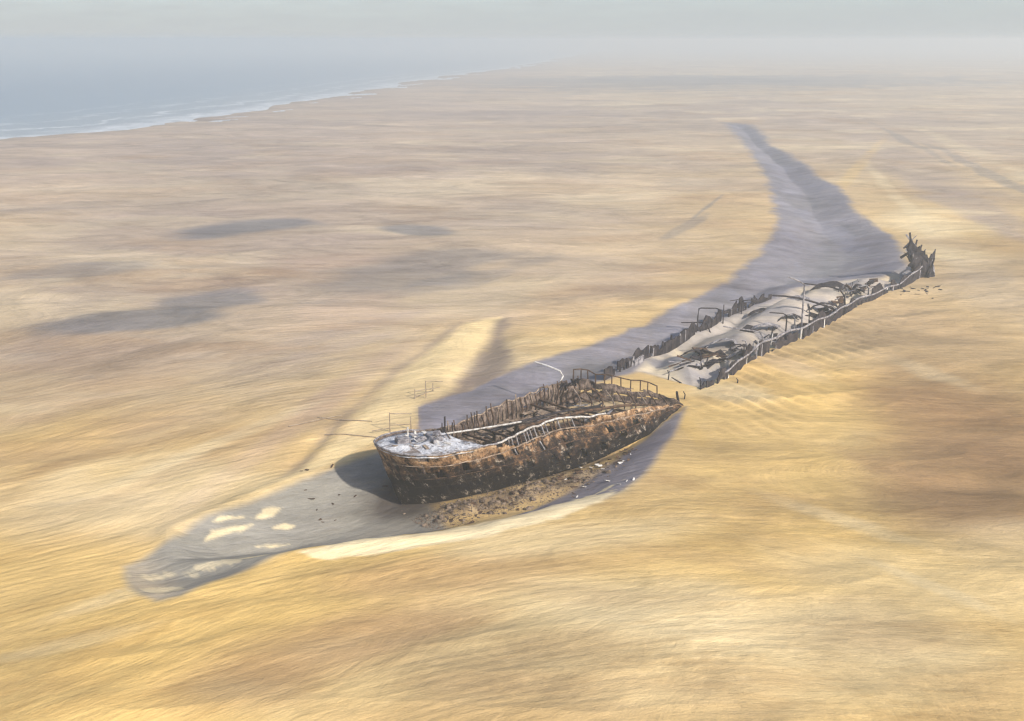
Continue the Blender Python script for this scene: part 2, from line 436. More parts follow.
OCH = np.array([0.61, 0.412, 0.145]); CRM = np.array([0.70, 0.575, 0.350]); BRN = np.array([0.33, 0.205, 0.100])
MAU = np.array([0.33, 0.258, 0.205]); SLT = np.array([0.170, 0.165, 0.165]); LIL = np.array([0.195, 0.190, 0.225]); TAN = np.array([0.50, 0.385, 0.240])
GRN = np.array([0.225, 0.225, 0.205]); PIN = np.array([0.47, 0.33, 0.225]); WET = np.array([0.20, 0.165, 0.135])
PATCH = [  # centre px, half axes px, tilt, mineral colour, weight
    (250, 640, 330, 110, -8, OCH, .8), (60, 480, 160, 90, -15, OCH, .9), (640, 660, 420, 90, 0, CRM, .45), (800, 560, 300, 80, 10, OCH, .55),
    (370, 640, 190, 34, -8, BRN, .75), (450, 580, 200, 28, -6, BRN, .62), (250, 685, 110, 30, -6, BRN, .55),
    (960, 450, 170, 85, 12, BRN, .85), (930, 350, 150, 45, 12, BRN, .45), (1000, 520, 90, 30, 8, BRN, .5), (820, 400, 110, 40, 12, OCH, .6), (760, 470, 120, 60, 10, OCH, .6),
    (200, 330, 330, 80, -6, TAN, .7), (300, 210, 420, 70, 0, TAN, .55), (200, 165, 330, 40, 0, MAU, .7), (420, 130, 260, 35, 0, MAU, .55),
    (250, 190, 260, 16, -2, CRM, .5), (130, 265, 150, 14, -2, CRM, .4), (520, 190, 160, 30, -4, CRM, .4), (560, 260, 180, 40, -8, TAN, .6), (480, 300, 120, 26, -12, CRM, .35),
    (330, 400, 120, 40, -35, PIN, .6), (420, 370, 90, 22, -40, CRM, .5), (600, 290, 120, 30, -18, PIN, .35),
    (60, 440, 100, 40, -12, OCH, .5), (120, 430, 130, 20, -16, BRN, .35), (60, 400, 90, 26, -8, MAU, .4),
    (150, 319, 110, 10, -5, SLT * .95, .8), (215, 301, 66, 11, -4, SLT * .95, .75), (80, 270, 80, 9, -4, SLT, .45), (240, 228, 90, 8, -4, SLT, .85), (420, 232, 45, 7, 2, SLT, .75), (420, 270, 110, 22, -10, SLT, .5), (480, 275, 90, 10, -14, SLT, .35),
    (350, 310, 60, 20, -10, PIN, .5), (330, 335, 120, 10, -14, MAU, .5),
    (712, 205, 22, 6, -35, SLT, .55), (690, 225, 28, 7, -25, SLT, .4),
    (560, 105, 220, 10, 0, MAU, .6), (650, 82, 260, 8, 0, SLT, .6), (780, 80, 260, 6, 0, SLT, .6), (740, 110, 120, 16, 0, MAU, .6), (600, 100, 160, 8, 0, TAN, .5),
    (900, 160, 160, 26, 22, MAU, .6), (960, 200, 120, 18, 24, MAU, .55), (860, 120, 160, 14, 4, MAU, .5), (900, 200, 60, 60, 40, CRM, .35), (850, 175, 40, 50, -40, OCH, .45), (970, 150, 120, 8, 22, CRM, .4), (940, 240, 90, 40, 25, CRM, .4), (1000, 300, 90, 30, 15, TAN, .5),
    (700, 620, 200, 40, 8, CRM, .4), (560, 540, 140, 22, -5, CRM, .4), (880, 640, 120, 40, 12, CRM, .35), (730, 395, 50, 12, 6, CRM, .6), (780, 365, 60, 14, 20, TAN, .5),
    (690, 430, 26, 26, 60, OCH, .6),
    (190, 262, 320, 80, 0, MAU, .42), (430, 250, 220, 60, -4, MAU, .35), (150, 150, 300, 22, 0, MAU, .4),
    (160, 255, 260, 46, -2, MAU, .45), (70, 360, 150, 40, -6, MAU, .45), (380, 150, 330, 22, 0, MAU, .4), (60, 300, 90, 30, -4, MAU, .35), (520, 140, 220, 16, 0, TAN, .5),
    (300, 265, 120, 10, -6, PIN, .5), (170, 215, 120, 7, -2, MAU, .5), (480, 225, 90, 7, 0, MAU, .35), (560, 215, 110, 10, -4, CRM, .4), (640, 190, 90, 12, -6, CRM, .35),
    (330, 350, 90, 8, -14, MAU, .5), (90, 460, 110, 8, -14, BRN, .4), (230, 440, 120, 9, -22, CRM, .4), (180, 470, 140, 8, -22, BRN, .3),
    (600, 600, 170, 12, 4, BRN, .22), (700, 560, 140, 10, 10, BRN, .25), (830, 520, 120, 10, 18, CRM, .4), (920, 590, 90, 10, 24, CRM, .35), (560, 690, 200, 14, 0, BRN, .2), (120, 600, 90, 12, -18, CRM, .35), (60, 650, 100, 10, -12, CRM, .3),
    (955, 430, 165, 72, 12, BRN * .85, .75), (1010, 520, 80, 24, 8, BRN * .8, .5), (930, 380, 60, 10, 20, CRM, .3), (930, 410, 120, 14, 14, BRN, .5), (880, 470, 90, 14, 20, BRN, .45), (1000, 470, 70, 20, 14, np.array([0.25, 0.15, 0.075]), .5), (985, 170, 110, 7, 24, SLT, .45), (905, 140, 60, 5, 26, SLT, .4), (970, 215, 90, 8, 22, MAU, .5),
]

def ground_colour(X, Y, f):
    h, s, n, r, sd, dp, dl, dg, da, di, bank = f
    c = np.empty(X.shape + (3,)); c[:] = TAN * 0.2 + OCH * 0.8
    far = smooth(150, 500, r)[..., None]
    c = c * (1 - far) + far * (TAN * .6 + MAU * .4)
    wx = 0.35 * fbm(X / 18 + 40, Y / 18, 4); wy = 0.35 * fbm(X / 18, Y / 18 + 70, 4)
    def patches(dark):
        nonlocal c
        for px, py, rx, ry, ang, colr, wt in PATCH:
            if (float(np.max(colr)) < 0.2) != dark: continue
            ca, sa = math.cos(R(ang)), math.sin(R(ang))
            o = at(px, py)[:2]; ea = at(px + rx * ca, max(62, py + rx * sa))[:2] - o; eb = at(px - ry * sa, max(60, py - ry * ca))[:2] - o
            Mx = np.linalg.inv(np.array([ea, eb]).T)
            a = Mx[0, 0] * (X - o[0]) + Mx[0, 1] * (Y - o[1]) + wx; b = Mx[1, 0] * (X - o[0]) + Mx[1, 1] * (Y - o[1]) + wy
            k = (wt * (1 - smooth(*((0.55, 1.05) if dark else (0.35, 1.15)), np.sqrt(a * a + b * b) + (0.5 * fbm(X / 30 + px, Y / 11 + py, 5) if dark else 0))))[..., None]
            c = c * (1 - k) + k * colr
    patches(False)
    wob = fbm(X / 5 + 3, Y / 5, 4)
    # broad sweeps of blown sand of other minerals
    sw1 = smooth(0.08, 0.42, fbm(X / 34 + 7 - Y / 90, Y / 21 + X / 80, 5)); sw2 = smooth(0.10, 0.45, fbm(X / 30 + 90 + Y / 70, Y / 16 - X / 90 + 31, 5)); sw3 = smooth(0.05, .4, fbm(X / 60 + 33, Y / 40 + 77, 5))
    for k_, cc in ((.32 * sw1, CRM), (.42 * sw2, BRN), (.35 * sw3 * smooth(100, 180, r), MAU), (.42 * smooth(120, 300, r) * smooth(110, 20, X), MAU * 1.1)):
        c = c * (1 - k_[..., None]) + k_[..., None] * cc
    patches(True)
    def lay(k, colr):
        nonlocal c
        k = k[..., None]; c = c * (1 - k) + k * colr
    lay(0.9 * smooth(-30, 6, sd + 25 * wob), WET); lay(0.5 * smooth(-140, -10, sd), MAU)
    sc = np.clip(r / 120, 0.7, 5)
    # gravel lag in the hollows; behind the hull its shadow is painted in grey
    lay(0.93 * smooth(-0.5, 0.8, dg / sc + 0.45 * wob + 0.5 * fbm(X / 1.7, Y / 3, 4)), LIL * 0.88 + SLT * 0.12)
    lay(0.45 * smooth(3, 11, dg / sc * 1.2 + wob), GRN)
    lay(0.5 * smooth(0, 2, dg / sc) * smooth(0.05, .4, fbm(X / 11, Y / 26, 5)), SLT * .8)
    lay(0.4 * smooth(0, 2, dg / sc) * smooth(0.05, .4, fbm(X / 6 + 31, Y / 16, 5)), LIL * 1.35)
    lay(0.92 * smooth(-0.35, 0.9, dl + 0.5 * wob), GRN * .75 + SLT * .25)
    lay(0.5 * smooth(-0.2, 1.2, dl + 0.5 * wob) * smooth(-24, -29, s), TAN)
    dt = polysd(X, Y, TROUGH)
    lay(0.92 * smooth(-0.5, 0.7, dt + 0.4 * wob), LIL)
    # pale blown sand lip and streaks of clean sand
    dc = polysd(X, Y, P2([(296, 557), (380, 534), (430, 525), (470, 517), (540, 504), (600, 489), (616, 490), (598, 503), (562, 519), (480, 539), (400, 553), (330, 560)]))
    lay(0.9 * smooth(-0.35, 0.3, dc + 0.5 * fbm(X / 2.2, Y / 1.2, 4)), CRM * 1.22)
    lip = np.exp(-((dp - 1.2) / 1.3) ** 2) * smooth(24, 12, s) * (n < 2) * smooth(-22, -12, s) * (dt < 0.3)
    lay(0.8 * np.clip(lip, 0, 1), CRM * 1.12)
    for (px, py, rx, ry, ang, wt) in [(596, 492, 30, 2.8, -20, .9), (560, 505, 40, 4, -12, .8), (230, 565, 70, 5, -10, .45), (160, 596, 30, 4, -8, .5)]:
        ca, sa = math.cos(R(ang)), math.sin(R(ang))
        o = at(px, py, -.6)[:2]; ea = at(px + rx * ca, py + rx * sa, -.6)[:2] - o; eb = at(px - ry * sa, py - ry * ca, -.6)[:2] - o
        Mx = np.linalg.inv(np.array([ea, eb]).T)
        a = Mx[0, 0] * (X - o[0]) + Mx[0, 1] * (Y - o[1]); b = Mx[1, 0] * (X - o[0]) + Mx[1, 1] * (Y - o[1])
        lay(wt * (1 - smooth(0.5, 1.15, np.sqrt(a * a + b * b) + 1.3 * fbm(X * .9 + Y * .9, (X - Y) * .35, 4))), CRM * 1.05)
    for pl in [[(203, 541), (212, 533), (232, 527), (253, 521), (240, 528), (222, 533)], [(213, 528), (222, 523), (251, 518), (232, 523)], [(255, 518), (262, 511), (283, 506), (272, 513)], [(272, 519), (284, 514), (294, 513), (288, 517)], [(254, 534), (268, 529), (288, 526), (272, 531)], [(252, 553), (266, 546), (286, 541), (274, 548)], [(225, 563), (262, 553), (300, 548), (250, 562)]]:
        dq = polysd(X, Y, P2(pl, -.75))
        lay(0.85 * smooth(-0.15, 0.2, dq + 0.22 * fbm((X + Y) * .8, (X - Y) * 2.6, 4)), CRM)
    lay(0.85 * np.clip(bank * 1.4, 0, 1) * smooth(-.5, .2, wob + 0.1), np.array([0.115, 0.085, 0.062]))
    lay(0.45 * smooth(0.1, .6, bank) * smooth(0.05, .25, fbm(X / 1.6 + 5, Y / 1.6, 4)), TAN * .9)
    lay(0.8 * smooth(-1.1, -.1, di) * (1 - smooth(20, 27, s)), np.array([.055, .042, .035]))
    # shade under the bow overhang, painted dark into the sand colour
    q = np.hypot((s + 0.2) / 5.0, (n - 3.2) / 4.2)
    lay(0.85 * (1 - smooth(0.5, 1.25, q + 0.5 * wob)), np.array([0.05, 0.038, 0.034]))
    # sand inside the aft section, its shade painted in as grey violet
    ks = smooth(-0.6, 1.2, da + 0.7 * wob)
    lay(0.95 * ks, LIL * .75 + CRM * 0.30)
    lay(0.7 * ks * smooth(0.02, .35, fbm(X / 7 + 21, Y / 9 + 4, 4)), CRM * .72 + LIL * .28)
    for px, py, rx, ry, wt in [(672, 358, 40, 9, .8), (700, 372, 28, 9, .7), (735, 356, 22, 6, .55), (760, 335, 26, 5, .5), (800, 330, 30, 5, .5), (860, 290, 20, 3, .4), (905, 272, 14, 7, .9), (820, 306, 24, 4, .8), (690, 362, 50, 8, .6), (745, 345, 40, 4, .7), (780, 318, 40, 3, .6), (730, 368, 26, 6, .6), (780, 338, 30, 4, .7), (840, 300, 24, 3, .6)]:
        o = at(px, py)[:2]; ex = rx * mpp(px, py); ey = abs(at(px, py - ry)[1] - o[1])
        q = np.hypot((X - o[0]) / ex, (Y - o[1]) / ey)
        lay(wt * ks * (1 - smooth(0.4, 1.1, q + 0.6 * wob)), SLT * 0.5 + LIL * 0.5)
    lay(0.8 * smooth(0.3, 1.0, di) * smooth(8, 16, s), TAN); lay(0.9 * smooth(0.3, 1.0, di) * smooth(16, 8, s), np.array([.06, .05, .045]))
    # blown sand ridge painted lit gold, dune shadows painted dark along it
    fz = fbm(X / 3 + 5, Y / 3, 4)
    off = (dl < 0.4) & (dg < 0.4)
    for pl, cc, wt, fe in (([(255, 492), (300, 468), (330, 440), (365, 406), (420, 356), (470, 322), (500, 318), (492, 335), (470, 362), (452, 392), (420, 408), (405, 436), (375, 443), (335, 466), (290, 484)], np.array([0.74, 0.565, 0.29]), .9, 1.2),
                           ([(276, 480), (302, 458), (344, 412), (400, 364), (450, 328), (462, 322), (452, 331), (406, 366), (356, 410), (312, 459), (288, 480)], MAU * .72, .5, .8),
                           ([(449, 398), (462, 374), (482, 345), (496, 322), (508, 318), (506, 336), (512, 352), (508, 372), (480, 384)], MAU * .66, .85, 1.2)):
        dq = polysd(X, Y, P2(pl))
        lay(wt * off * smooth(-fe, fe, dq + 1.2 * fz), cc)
    return np.clip(c, 0.01, 0.85)

def make_ground():
    phi = np.r_[np.linspace(-180, -34, 36)[:-1], np.linspace(-34, 34, 860), np.linspace(34, 180, 36)[1:]]
    th = np.linspace(36, 1.2, 860)
    rad = np.r_[np.linspace(2, 55, 26)[:-1], CAM_H / np.tan(np.radians(th)), np.geomspace(1950, 9000, 26)]
    PH, RD = np.meshgrid(np.radians(phi), rad, indexing='ij')
    X = RD * np.sin(PH); Y = RD * np.cos(PH)
    f = ground_fields(X, Y)
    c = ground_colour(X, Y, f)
    h = f[0]
    # drift direction of the sand: streaks wrap round the wreck
    gx = 0.215 * (X - 4) - 0.535 * (np.sqrt((X - 4) ** 2 + 24 ** 2) - 24)
    wgt = 1 - smooth(85, 210, Y)
    v = Y - wgt * gx + 2.0 * fbm(X / 40, Y / 40, 2)
    u = X + 2.0 * fbm(X / 40 + 9, Y / 40, 2)
    nA, nR = X.shape
    me = bpy.data.meshes.new('desert_sand')
    co = np.stack([X, Y, h], -1).reshape(-1, 3).astype(np.float32)
    idx = np.arange(nA * nR).reshape(nA, nR)
    q = np.stack([idx[:-1, :-1], idx[1:, :-1], idx[1:, 1:], idx[:-1, 1:]], -1).reshape(-1, 4)
    q = q[:, ::-1]
    me.vertices.add(len(co)); me.vertices.foreach_set('co', co.ravel())
    me.loops.add(q.size); me.loops.foreach_set('vertex_index', q.ravel().astype(np.int32))
    me.polygons.add(len(q)); me.polygons.foreach_set('loop_start', np.arange(0, q.size, 4, dtype=np.int32))
    me.polygons.foreach_set('use_smooth', np.ones(len(q), bool))
    me.update(calc_edges=True); me.validate()
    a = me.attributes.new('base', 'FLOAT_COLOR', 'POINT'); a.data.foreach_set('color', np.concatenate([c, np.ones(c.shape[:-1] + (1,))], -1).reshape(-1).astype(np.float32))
    a = me.attributes.new('flow', 'FLOAT_VECTOR', 'POINT'); a.data.foreach_set('vector', np.stack([u, v, h * 0], -1).reshape(-1).astype(np.float32))
    m = NT('drifted_sand')
    base = m.n('ShaderNodeAttribute', attribute_name='base').outputs['Color']
    fl = m.n('ShaderNodeAttribute', attribute_name='flow').outputs['Vector']
    pos = m.n('ShaderNodeNewGeometry').outputs['Position']
    s1 = m.noise(m.mapping(fl, (0.045, 0.085, 1)), 1.0, 12, 0.68, 1.6)
    s2 = m.noise(m.mapping(fl, (0.26, 0.8, 1), (40, 11, 0)), 1.0, 10, 0.8, 0.8)
    s3 = m.noise(m.mapping(fl, (1.1, 3.6, 1), (9, 71, 0)), 1.0, 8, 0.75, 0.5)
    s4 = m.noise(m.mapping(fl, (0.009, 0.022, 1), (19, 1, 0)), 1.0, 10, 0.68, 0.6)
    gr = m.noise(pos, 6.0, 4, 0.7)
    col = m.mix(1.0, base, m.ramp(s1, [(0.30, 0.72), (0.5, 1.0), (0.70, 1.18)]), 'MULTIPLY')
    col = m.mix(1.0, col, m.ramp(s2, [(0.30, 0.88), (0.5, 1.0), (0.68, 1.09)]), 'MULTIPLY')
    col = m.mix(1.0, col, m.ramp(s3, [(0.30, 0.90), (0.5, 1.0), (0.70, 1.07)]), 'MULTIPLY')
    col = m.mix(1.0, col, m.ramp(gr, [(0.3, 0.93), (0.7, 1.06)]), 'MULTIPLY')
    cs = m.ramp(s4, [(0.50, 0), (0.60, 0.75)])
    col = m.mix(cs, col, m.mix(1.0, col, (1.22, 1.2, 1.16), 'MULTIPLY'))
    ms = m.ramp(s4, [(0.38, 0.75), (0.48, 0)])
    col = m.mix(ms, col, m.mix(1.0, col, (0.76, 0.75, 0.80), 'MULTIPLY'))
    s5 = m.noise(m.mapping(fl, (0.30, 1.5, 1), (3, 33, 0), (0, 0, R(5))), 1.0, 6, 0.6, 0.5)
    s6 = m.noise(m.mapping(fl, (0.22, 1.3, 1), (77, 5, 0), (0, 0, R(-6))), 1.0, 7, 0.62, 0.6)
    s7 = m.noise(m.mapping(fl, (0.035, 0.10, 1), (7, 45, 0), (0, 0, R(-4))), 1.0, 12, 0.68, 1.0)
    big = m.ramp(m.noise(m.mapping(pos, (0.05, 0.08, 1)), 1.0, 5, 0.6), [(0.40, 0.1), (0.62, 1)])
    big2 = m.ramp(m.noise(m.mapping(pos, (0.06, 0.07, 1), (50, 9, 0)), 1.0, 5, 0.6), [(0.40, 0.1), (0.62, 1)])
    col = m.mix(m.math('MULTIPLY', m.ramp(s5, [(0.57, 0), (0.63, 0.40)]), big), col, m.mix(1.0, col, (1.22, 1.24, 1.32), 'MULTIPLY'))
    col = m.mix(m.math('MULTIPLY', m.ramp(s6, [(0.57, 0), (0.63, 0.42)]), big2), col, m.mix(1.0, col, (0.72, 0.66, 0.60), 'MULTIPLY'))
    col = m.mix(m.ramp(s7, [(0.54, 0), (0.58, 0.45)]), col, m.mix(1.0, col, (1.17, 1.17, 1.22), 'MULTIPLY'))
    col = m.mix(m.ramp(s7, [(0.40, 0.4), (0.44, 0)]), col, m.mix(1.0, col, (0.80, 0.75, 0.70), 'MULTIPLY'))
    m.l(col, m.b.inputs['Base Color']); m.b.inputs['Roughness'].default_value = 1.0
    m.b.inputs['Specular IOR Level'].default_value = 0.05
    b1 = m.bump(s1, 0.5, 0.9); b2 = m.bump(s2, 0.40, 0.22, b1); b3 = m.bump(s3, 0.7, 0.12, m.bump(s7, 0.5, 0.5, b2))
    wv = m.n('ShaderNodeTexWave', wave_type='BANDS', bands_direction='Y', wave_profile='TRI')
    m.l(m.mapping(fl, (0.16, 1.0, 1), (0, 0, 0), (0, 0, R(4))), wv.inputs['Vector'])
    wv.inputs['Scale'].default_value = 0.30; wv.inputs['Distortion'].default_value = 5.0; wv.inputs['Detail'].default_value = 5.0
    wv.inputs['Detail Scale'].default_value = 1.3; wv.inputs['Detail Roughness'].default_value = 0.62
    rp = m.math('MULTIPLY', wv.outputs['Fac'], m.math('ADD', m.math('MULTIPLY', big, 0.95), 0.05))
    b4 = m.bump(rp, 0.26, 0.15, b3)
    m.l(m.bump(gr, 0.4, 0.04, b4), m.b.inputs['Normal'])
    me.materials.append(m.m)
    o = bpy.data.objects.new('desert_sand', me); COL.objects.link(o); tag(o, kind='structure')
    return o
make_ground()

def gz(x, y):
    """height of the sand at a point"""
    return float(ground_fields(np.array([float(x)]), np.array([float(y)]))[0][0])
def gzs(xs, ys): return ground_fields(np.array(xs, float), np.array(ys, float))[0]

# ------------------------------------------------------------------ sea
def make_sea():
    phi = np.linspace(-100, 60, 420)
    rad = np.r_[np.linspace(300, 1900, 420), np.geomspace(1920, 9000, 60)]
    PH, RD = np.meshgrid(np.radians(phi), rad, indexing='ij')
    X = RD * np.sin(PH); Y = RD * np.cos(PH)
    sd = shore_dist(X, Y)
    z = -1.15 + 0.22 * np.sin(sd / 6.5 + 3 * fbm(X / 60, Y / 60, 3)) * smooth(130, 10, sd)
    nA, nR = X.shape
    idx = np.arange(nA * nR).reshape(nA, nR)
    q = np.stack([idx[:-1, :-1], idx[:-1, 1:], idx[1:, 1:], idx[1:, :-1]], -1).reshape(-1, 4)
    keep = (sd.reshape(-1)[q] > -25).any(1)
    q = q[keep]; used = np.unique(q); rm = -np.ones(nA * nR, int); rm[used] = np.arange(len(used)); q = rm[q]
    co = np.stack([X, Y, z], -1).reshape(-1, 3)[used]; sdu = sd.reshape(-1)[used]
    me = bpy.data.meshes.new('sea'); me.from_pydata(co.tolist(), [], q.tolist())
    me.polygons.foreach_set('use_smooth', np.ones(len(me.polygons), bool))
    a = me.attributes.new('shore', 'FLOAT', 'POINT'); a.data.foreach_set('value', sdu.astype(np.float32))
    m = NT('sea_water')
    sh = m.n('ShaderNodeAttribute', attribute_name='shore').outputs['Fac']
    pos = m.n('ShaderNodeNewGeometry').outputs['Position']
    n1 = m.noise(m.mapping(pos, (0.03, 0.03, 1), rot=(0, 0, R(-20))), 1.0, 6, 0.65, 0.5)
    n2 = m.noise(m.mapping(pos, (0.10, 0.10, 1)), 1.0, 8, 0.7)
    w1 = m.math('ADD', sh, m.math('MULTIPLY', m.math('SUBTRACT', n1, 0.5), 70))
    br = m.math('ABSOLUTE', m.math('SUBTRACT', m.math('FRACT', m.math('DIVIDE', w1, 34.0)), 0.5))
    line = m.ramp(br, [(0.34, 0), (0.46, 1)])
    fade = m.ramp(m.math('DIVIDE', sh, 130.0), [(0.0, 1), (0.25, 0.85), (1.0, 0)])
    foam = m.math('MULTIPLY', m.math('MULTIPLY', line, fade), m.ramp(n2, [(0.40, 0), (0.56, 1)]))
    edge = m.ramp(m.math('DIVIDE', w1, 20.0), [(0.1, 0.75), (0.9, 0)])
    foam = m.math('MAXIMUM', foam, m.math('MULTIPLY', edge, m.ramp(n2, [(0.36, 0.1), (0.55, 1)])))
    deep = m.ramp(m.math('DIVIDE', sh, 300.0), [(0, (0.27, 0.30, 0.30)), (0.35, (0.16, 0.22, 0.26)), (1, (0.11, 0.17, 0.22))])
    m.l(m.mix(foam, deep, (0.62, 0.64, 0.64)), m.b.inputs['Base Color'])
    m.b.inputs['Roughness'].default_value = 0.35
    m.b.inputs['Specular IOR Level'].default_value = 0.4
    wv = m.noise(m.mapping(pos, (0.25, 0.5, 1)), 1.0, 6, 0.6)
    m.l(m.bump(wv, 0.8, 1.2), m.b.inputs['Normal'])
    me.materials.append(m.m)
    o = bpy.data.objects.new('sea', me); COL.objects.link(o); tag(o, kind='structure')
make_sea()

# ------------------------------------------------------------------ air
def make_haze():
    b = MB(); a = 9500
    b.quad_box([(-a, -a, -9), (a, -a, -9), (a, a, -9), (-a, a, -9), (-a, -a, 44), (a, -a, 44), (a, a, 44), (-a, a, 44)])
    mat = bpy.data.materials.new('sea_haze'); mat.use_nodes = True; t = mat.node_tree
    t.nodes.remove(t.nodes['Principled BSDF'])
    v = t.nodes.new('ShaderNodeVolumePrincipled')
    v.inputs['Color'].default_value = (0.77, 0.81, 0.80, 1)
    v.inputs['Density'].default_value = 0.00092
    v.inputs['Anisotropy'].default_value = 0.20
    t.links.new(v.outputs[0], t.nodes['Material Output'].inputs['Volume'])
    o = b.build('haze', mat); tag(o, kind='stuff')
make_haze()

# ------------------------------------------------------------------ forward half of the wreck
wreck = empty('shipwreck', W(15, 2, -2.4), 'rust brown ship hull with raised bow and pale foredeck, lying open in a sand hollow', 'shipwreck')

def hull_plating():
    nI = len(dk)
    V = []; su = []
    cum = np.r_[0, np.cumsum(np.linalg.norm(np.diff(dk[:, :2], axis=0), axis=1))]
    for i in range(nI):
        for k in range(KV + 1):
            s, n, z = HP[i, k]; V.append(W(s, n, z)); su.append((cum[i], k / KV, 0))
    holes = [(429, 461), (428, 473), (446, 478), (503, 447), (505, 459), (520, 455), (548, 450), (573, 446), (571, 458), (615, 433), (607, 448), (588, 455), (534, 466), (470, 470), (640, 424), (628, 436), (560, 462)]
    hs = []
    # where those openings sit on the shell
    def proj(p):
        d = Vector(p) - Vector((0, 0, CAM_H)); fw = d.y * math.cos(PITCH) - d.z * math.sin(PITCH); up = d.y * math.sin(PITCH) + d.z * math.cos(PITCH)
        return 512 + FPX * d.x / fw, 360.5 - FPX * up / fw
    pr = {}
    for i in range(NN):
        for k in range(KV):
            pr[(i, k)] = proj(V[i * (KV + 1) + k])
    cut = set()
    for hx, hy in holes:
        (i, k) = min(pr, key=lambda q: (pr[q][0] - hx) ** 2 + (pr[q][1] - hy) ** 2)
        for di_ in range(random.choice((3, 4))):
            for dk_ in range(random.choice((3, 4, 5))):
                cut.add((i + di_, k + dk_))
    F = []
    for i in range(nI - 1):
        for k in range(KV):
            s = HP[i, k, 0]; t = (k + 0.5) / KV; hgt = dk[i, 2] - bs[i, 2]
            if (i, k) in cut: continue
            nz = float(fbm(np.array([i * .16 + 50]), np.array([k * .3]), 3)[0])
            if i < NN - 40:      # near side
                gap = 1.25 * float(smooth(5.5, 9, s) * (1 - smooth(16.5, 21, s))) + 0.15 * nz
                if gap > 0.25 and (1 - t) * hgt < gap: continue
                if nz > 0.62 and 0.15 < t < 0.9: continue
            elif i > NN + 25:    # far side, plates missing near the rail
                if nz > 0.28 and t > 0.55: continue
            a = i * (KV + 1) + k
            F.append((a, a + 1, a + KV + 2, a + KV + 1))
    me = bpy.data.meshes.new('hull_plating')
    o0 = Vector(wreck.location)
    me.from_pydata([tuple(Vector(v) - o0) for v in V], [], F)
    at_ = me.attributes.new('su', 'FLOAT_VECTOR', 'POINT'); at_.data.foreach_set('vector', np.array(su, np.float32).ravel())
    me.polygons.foreach_set('use_smooth', np.ones(len(me.polygons), bool))
    me.materials.append(M['hull']); me.materials.append(M['inner'])
    o = bpy.data.objects.new('hull_plating', me); COL.objects.link(o); o.parent = wreck
    md = o.modifiers.new('plate_thickness', 'SOLIDIFY'); md.thickness = 0.10; md.offset = 0; md.material_offset = 1
    return o
hp = hull_plating()

def path_top(i0, i1, dz=0, inset=0.0, step=2):
    out = []
    for i in range(i0, i1, step):
        s, n, z = dk[i]; sg = 1 if i < NN else -1
        out.append(W(s, n + sg * inset, z + dz))
    return out

def idx_s(sv, far=False):
    if far: r_ = range(NN + 20, len(dk) - 12)
    else: r_ = range(0, NN - 30)
    return min(r_, key=lambda i: abs(dk[i, 0] - sv))

for t_, rr_ in ((.80, .07), (.55, .05)):                        # rubbing strakes
    b = MB(); b.tube([W(*(wall(i, t_) + np.array([0, -.05 if i < NN - 6 else 0, 0]))) for i in range(6, NN + 12, 2)], rr_, 5); b.build('rubbing_strake', M['wood'] if t_ > .6 else M['frame'], wreck)
# foredeck: bleached plating over the bow, lumpy and torn at its after edge
def foredeck():
    b = MB()
    cen = np.array([1.2, 1.2])
    ring = [i for i in range(idx_s(4.6), NN + 1)] + [i for i in range(NN + 1, idx_s(4.4, True) + 1)] if True else []
    ring = ring[::2]; K = 9
    rows = []
    for i in ring:
        row = []
        for k in range(K):
            q = k / (K - 1)
            s = dk[i, 0] * (1 - q) + q * min(max(dk[i, 0], 0.0), 4.6) ; s = dk[i, 0] * (1 - q) + q * (1.0 + 0.75 * (dk[i, 0] - 1.0)) if False else dk[i, 0] * (1 - q) + q * (0.6 + 0.55 * dk[i, 0])
            nmid = 0.9
            n = dk[i, 1] * (1 - q) + q * nmid
            zz = dk[i, 2] * (1 - q) + q * 4.05 - 0.18 + 0.30 * q + 0.28 * float(fbm(np.array([s * .9 + 7]), np.array([n * .9]), 3)[0]) * min(1, q * 3)
            row.append(len(b.v)); b.v.append(W(s, n, zz))
        rows.append(row)
    for a, c in zip(rows[:-1], rows[1:]):
        for k in range(K - 1): b.f.append((a[k], a[k + 1], c[k + 1], c[k]))
    o = b.build('foredeck', M['foredeck'], wreck, True)
    md = o.modifiers.new('thick', 'SOLIDIFY'); md.thickness = 0.08; md.offset = -1
foredeck()
b = MB(); b.tube([W(dk[i, 0], dk[i, 1], dk[i, 2] + 0.05) for i in range(idx_s(6.0), idx_s(3.6, True), 2)], 0.085, 6)
b.build('bow_rail', M['grey'], wreck)
b = MB()                                                                # bulkhead under the break of the foredeck
pa = [wall(idx_s(4.4), t) for t in (0.0, .3, .6, .93)]; pb = [wall(idx_s(4.4, True), t) for t in (0.0, .3, .6, .9)]
for k in range(3):
    b.quad_box([W(4.4, pa[k][1] + .75, pa[k][2]), W(4.5, pa[k][1] + .75, pa[k][2]), W(4.5, pb[k][1] - .75, pb[k][2]), W(4.4, pb[k][1] - .75, pb[k][2]), W(4.4, pa[k + 1][1] + .75, pa[k + 1][2]), W(4.5, pa[k + 1][1] + .75, pa[k + 1][2]), W(4.5, pb[k + 1][1] - .75, pb[k + 1][2]), W(4.4, pb[k + 1][1] - .75, pb[k + 1][2])])
b.build('bulkhead', M['frame'], wreck)
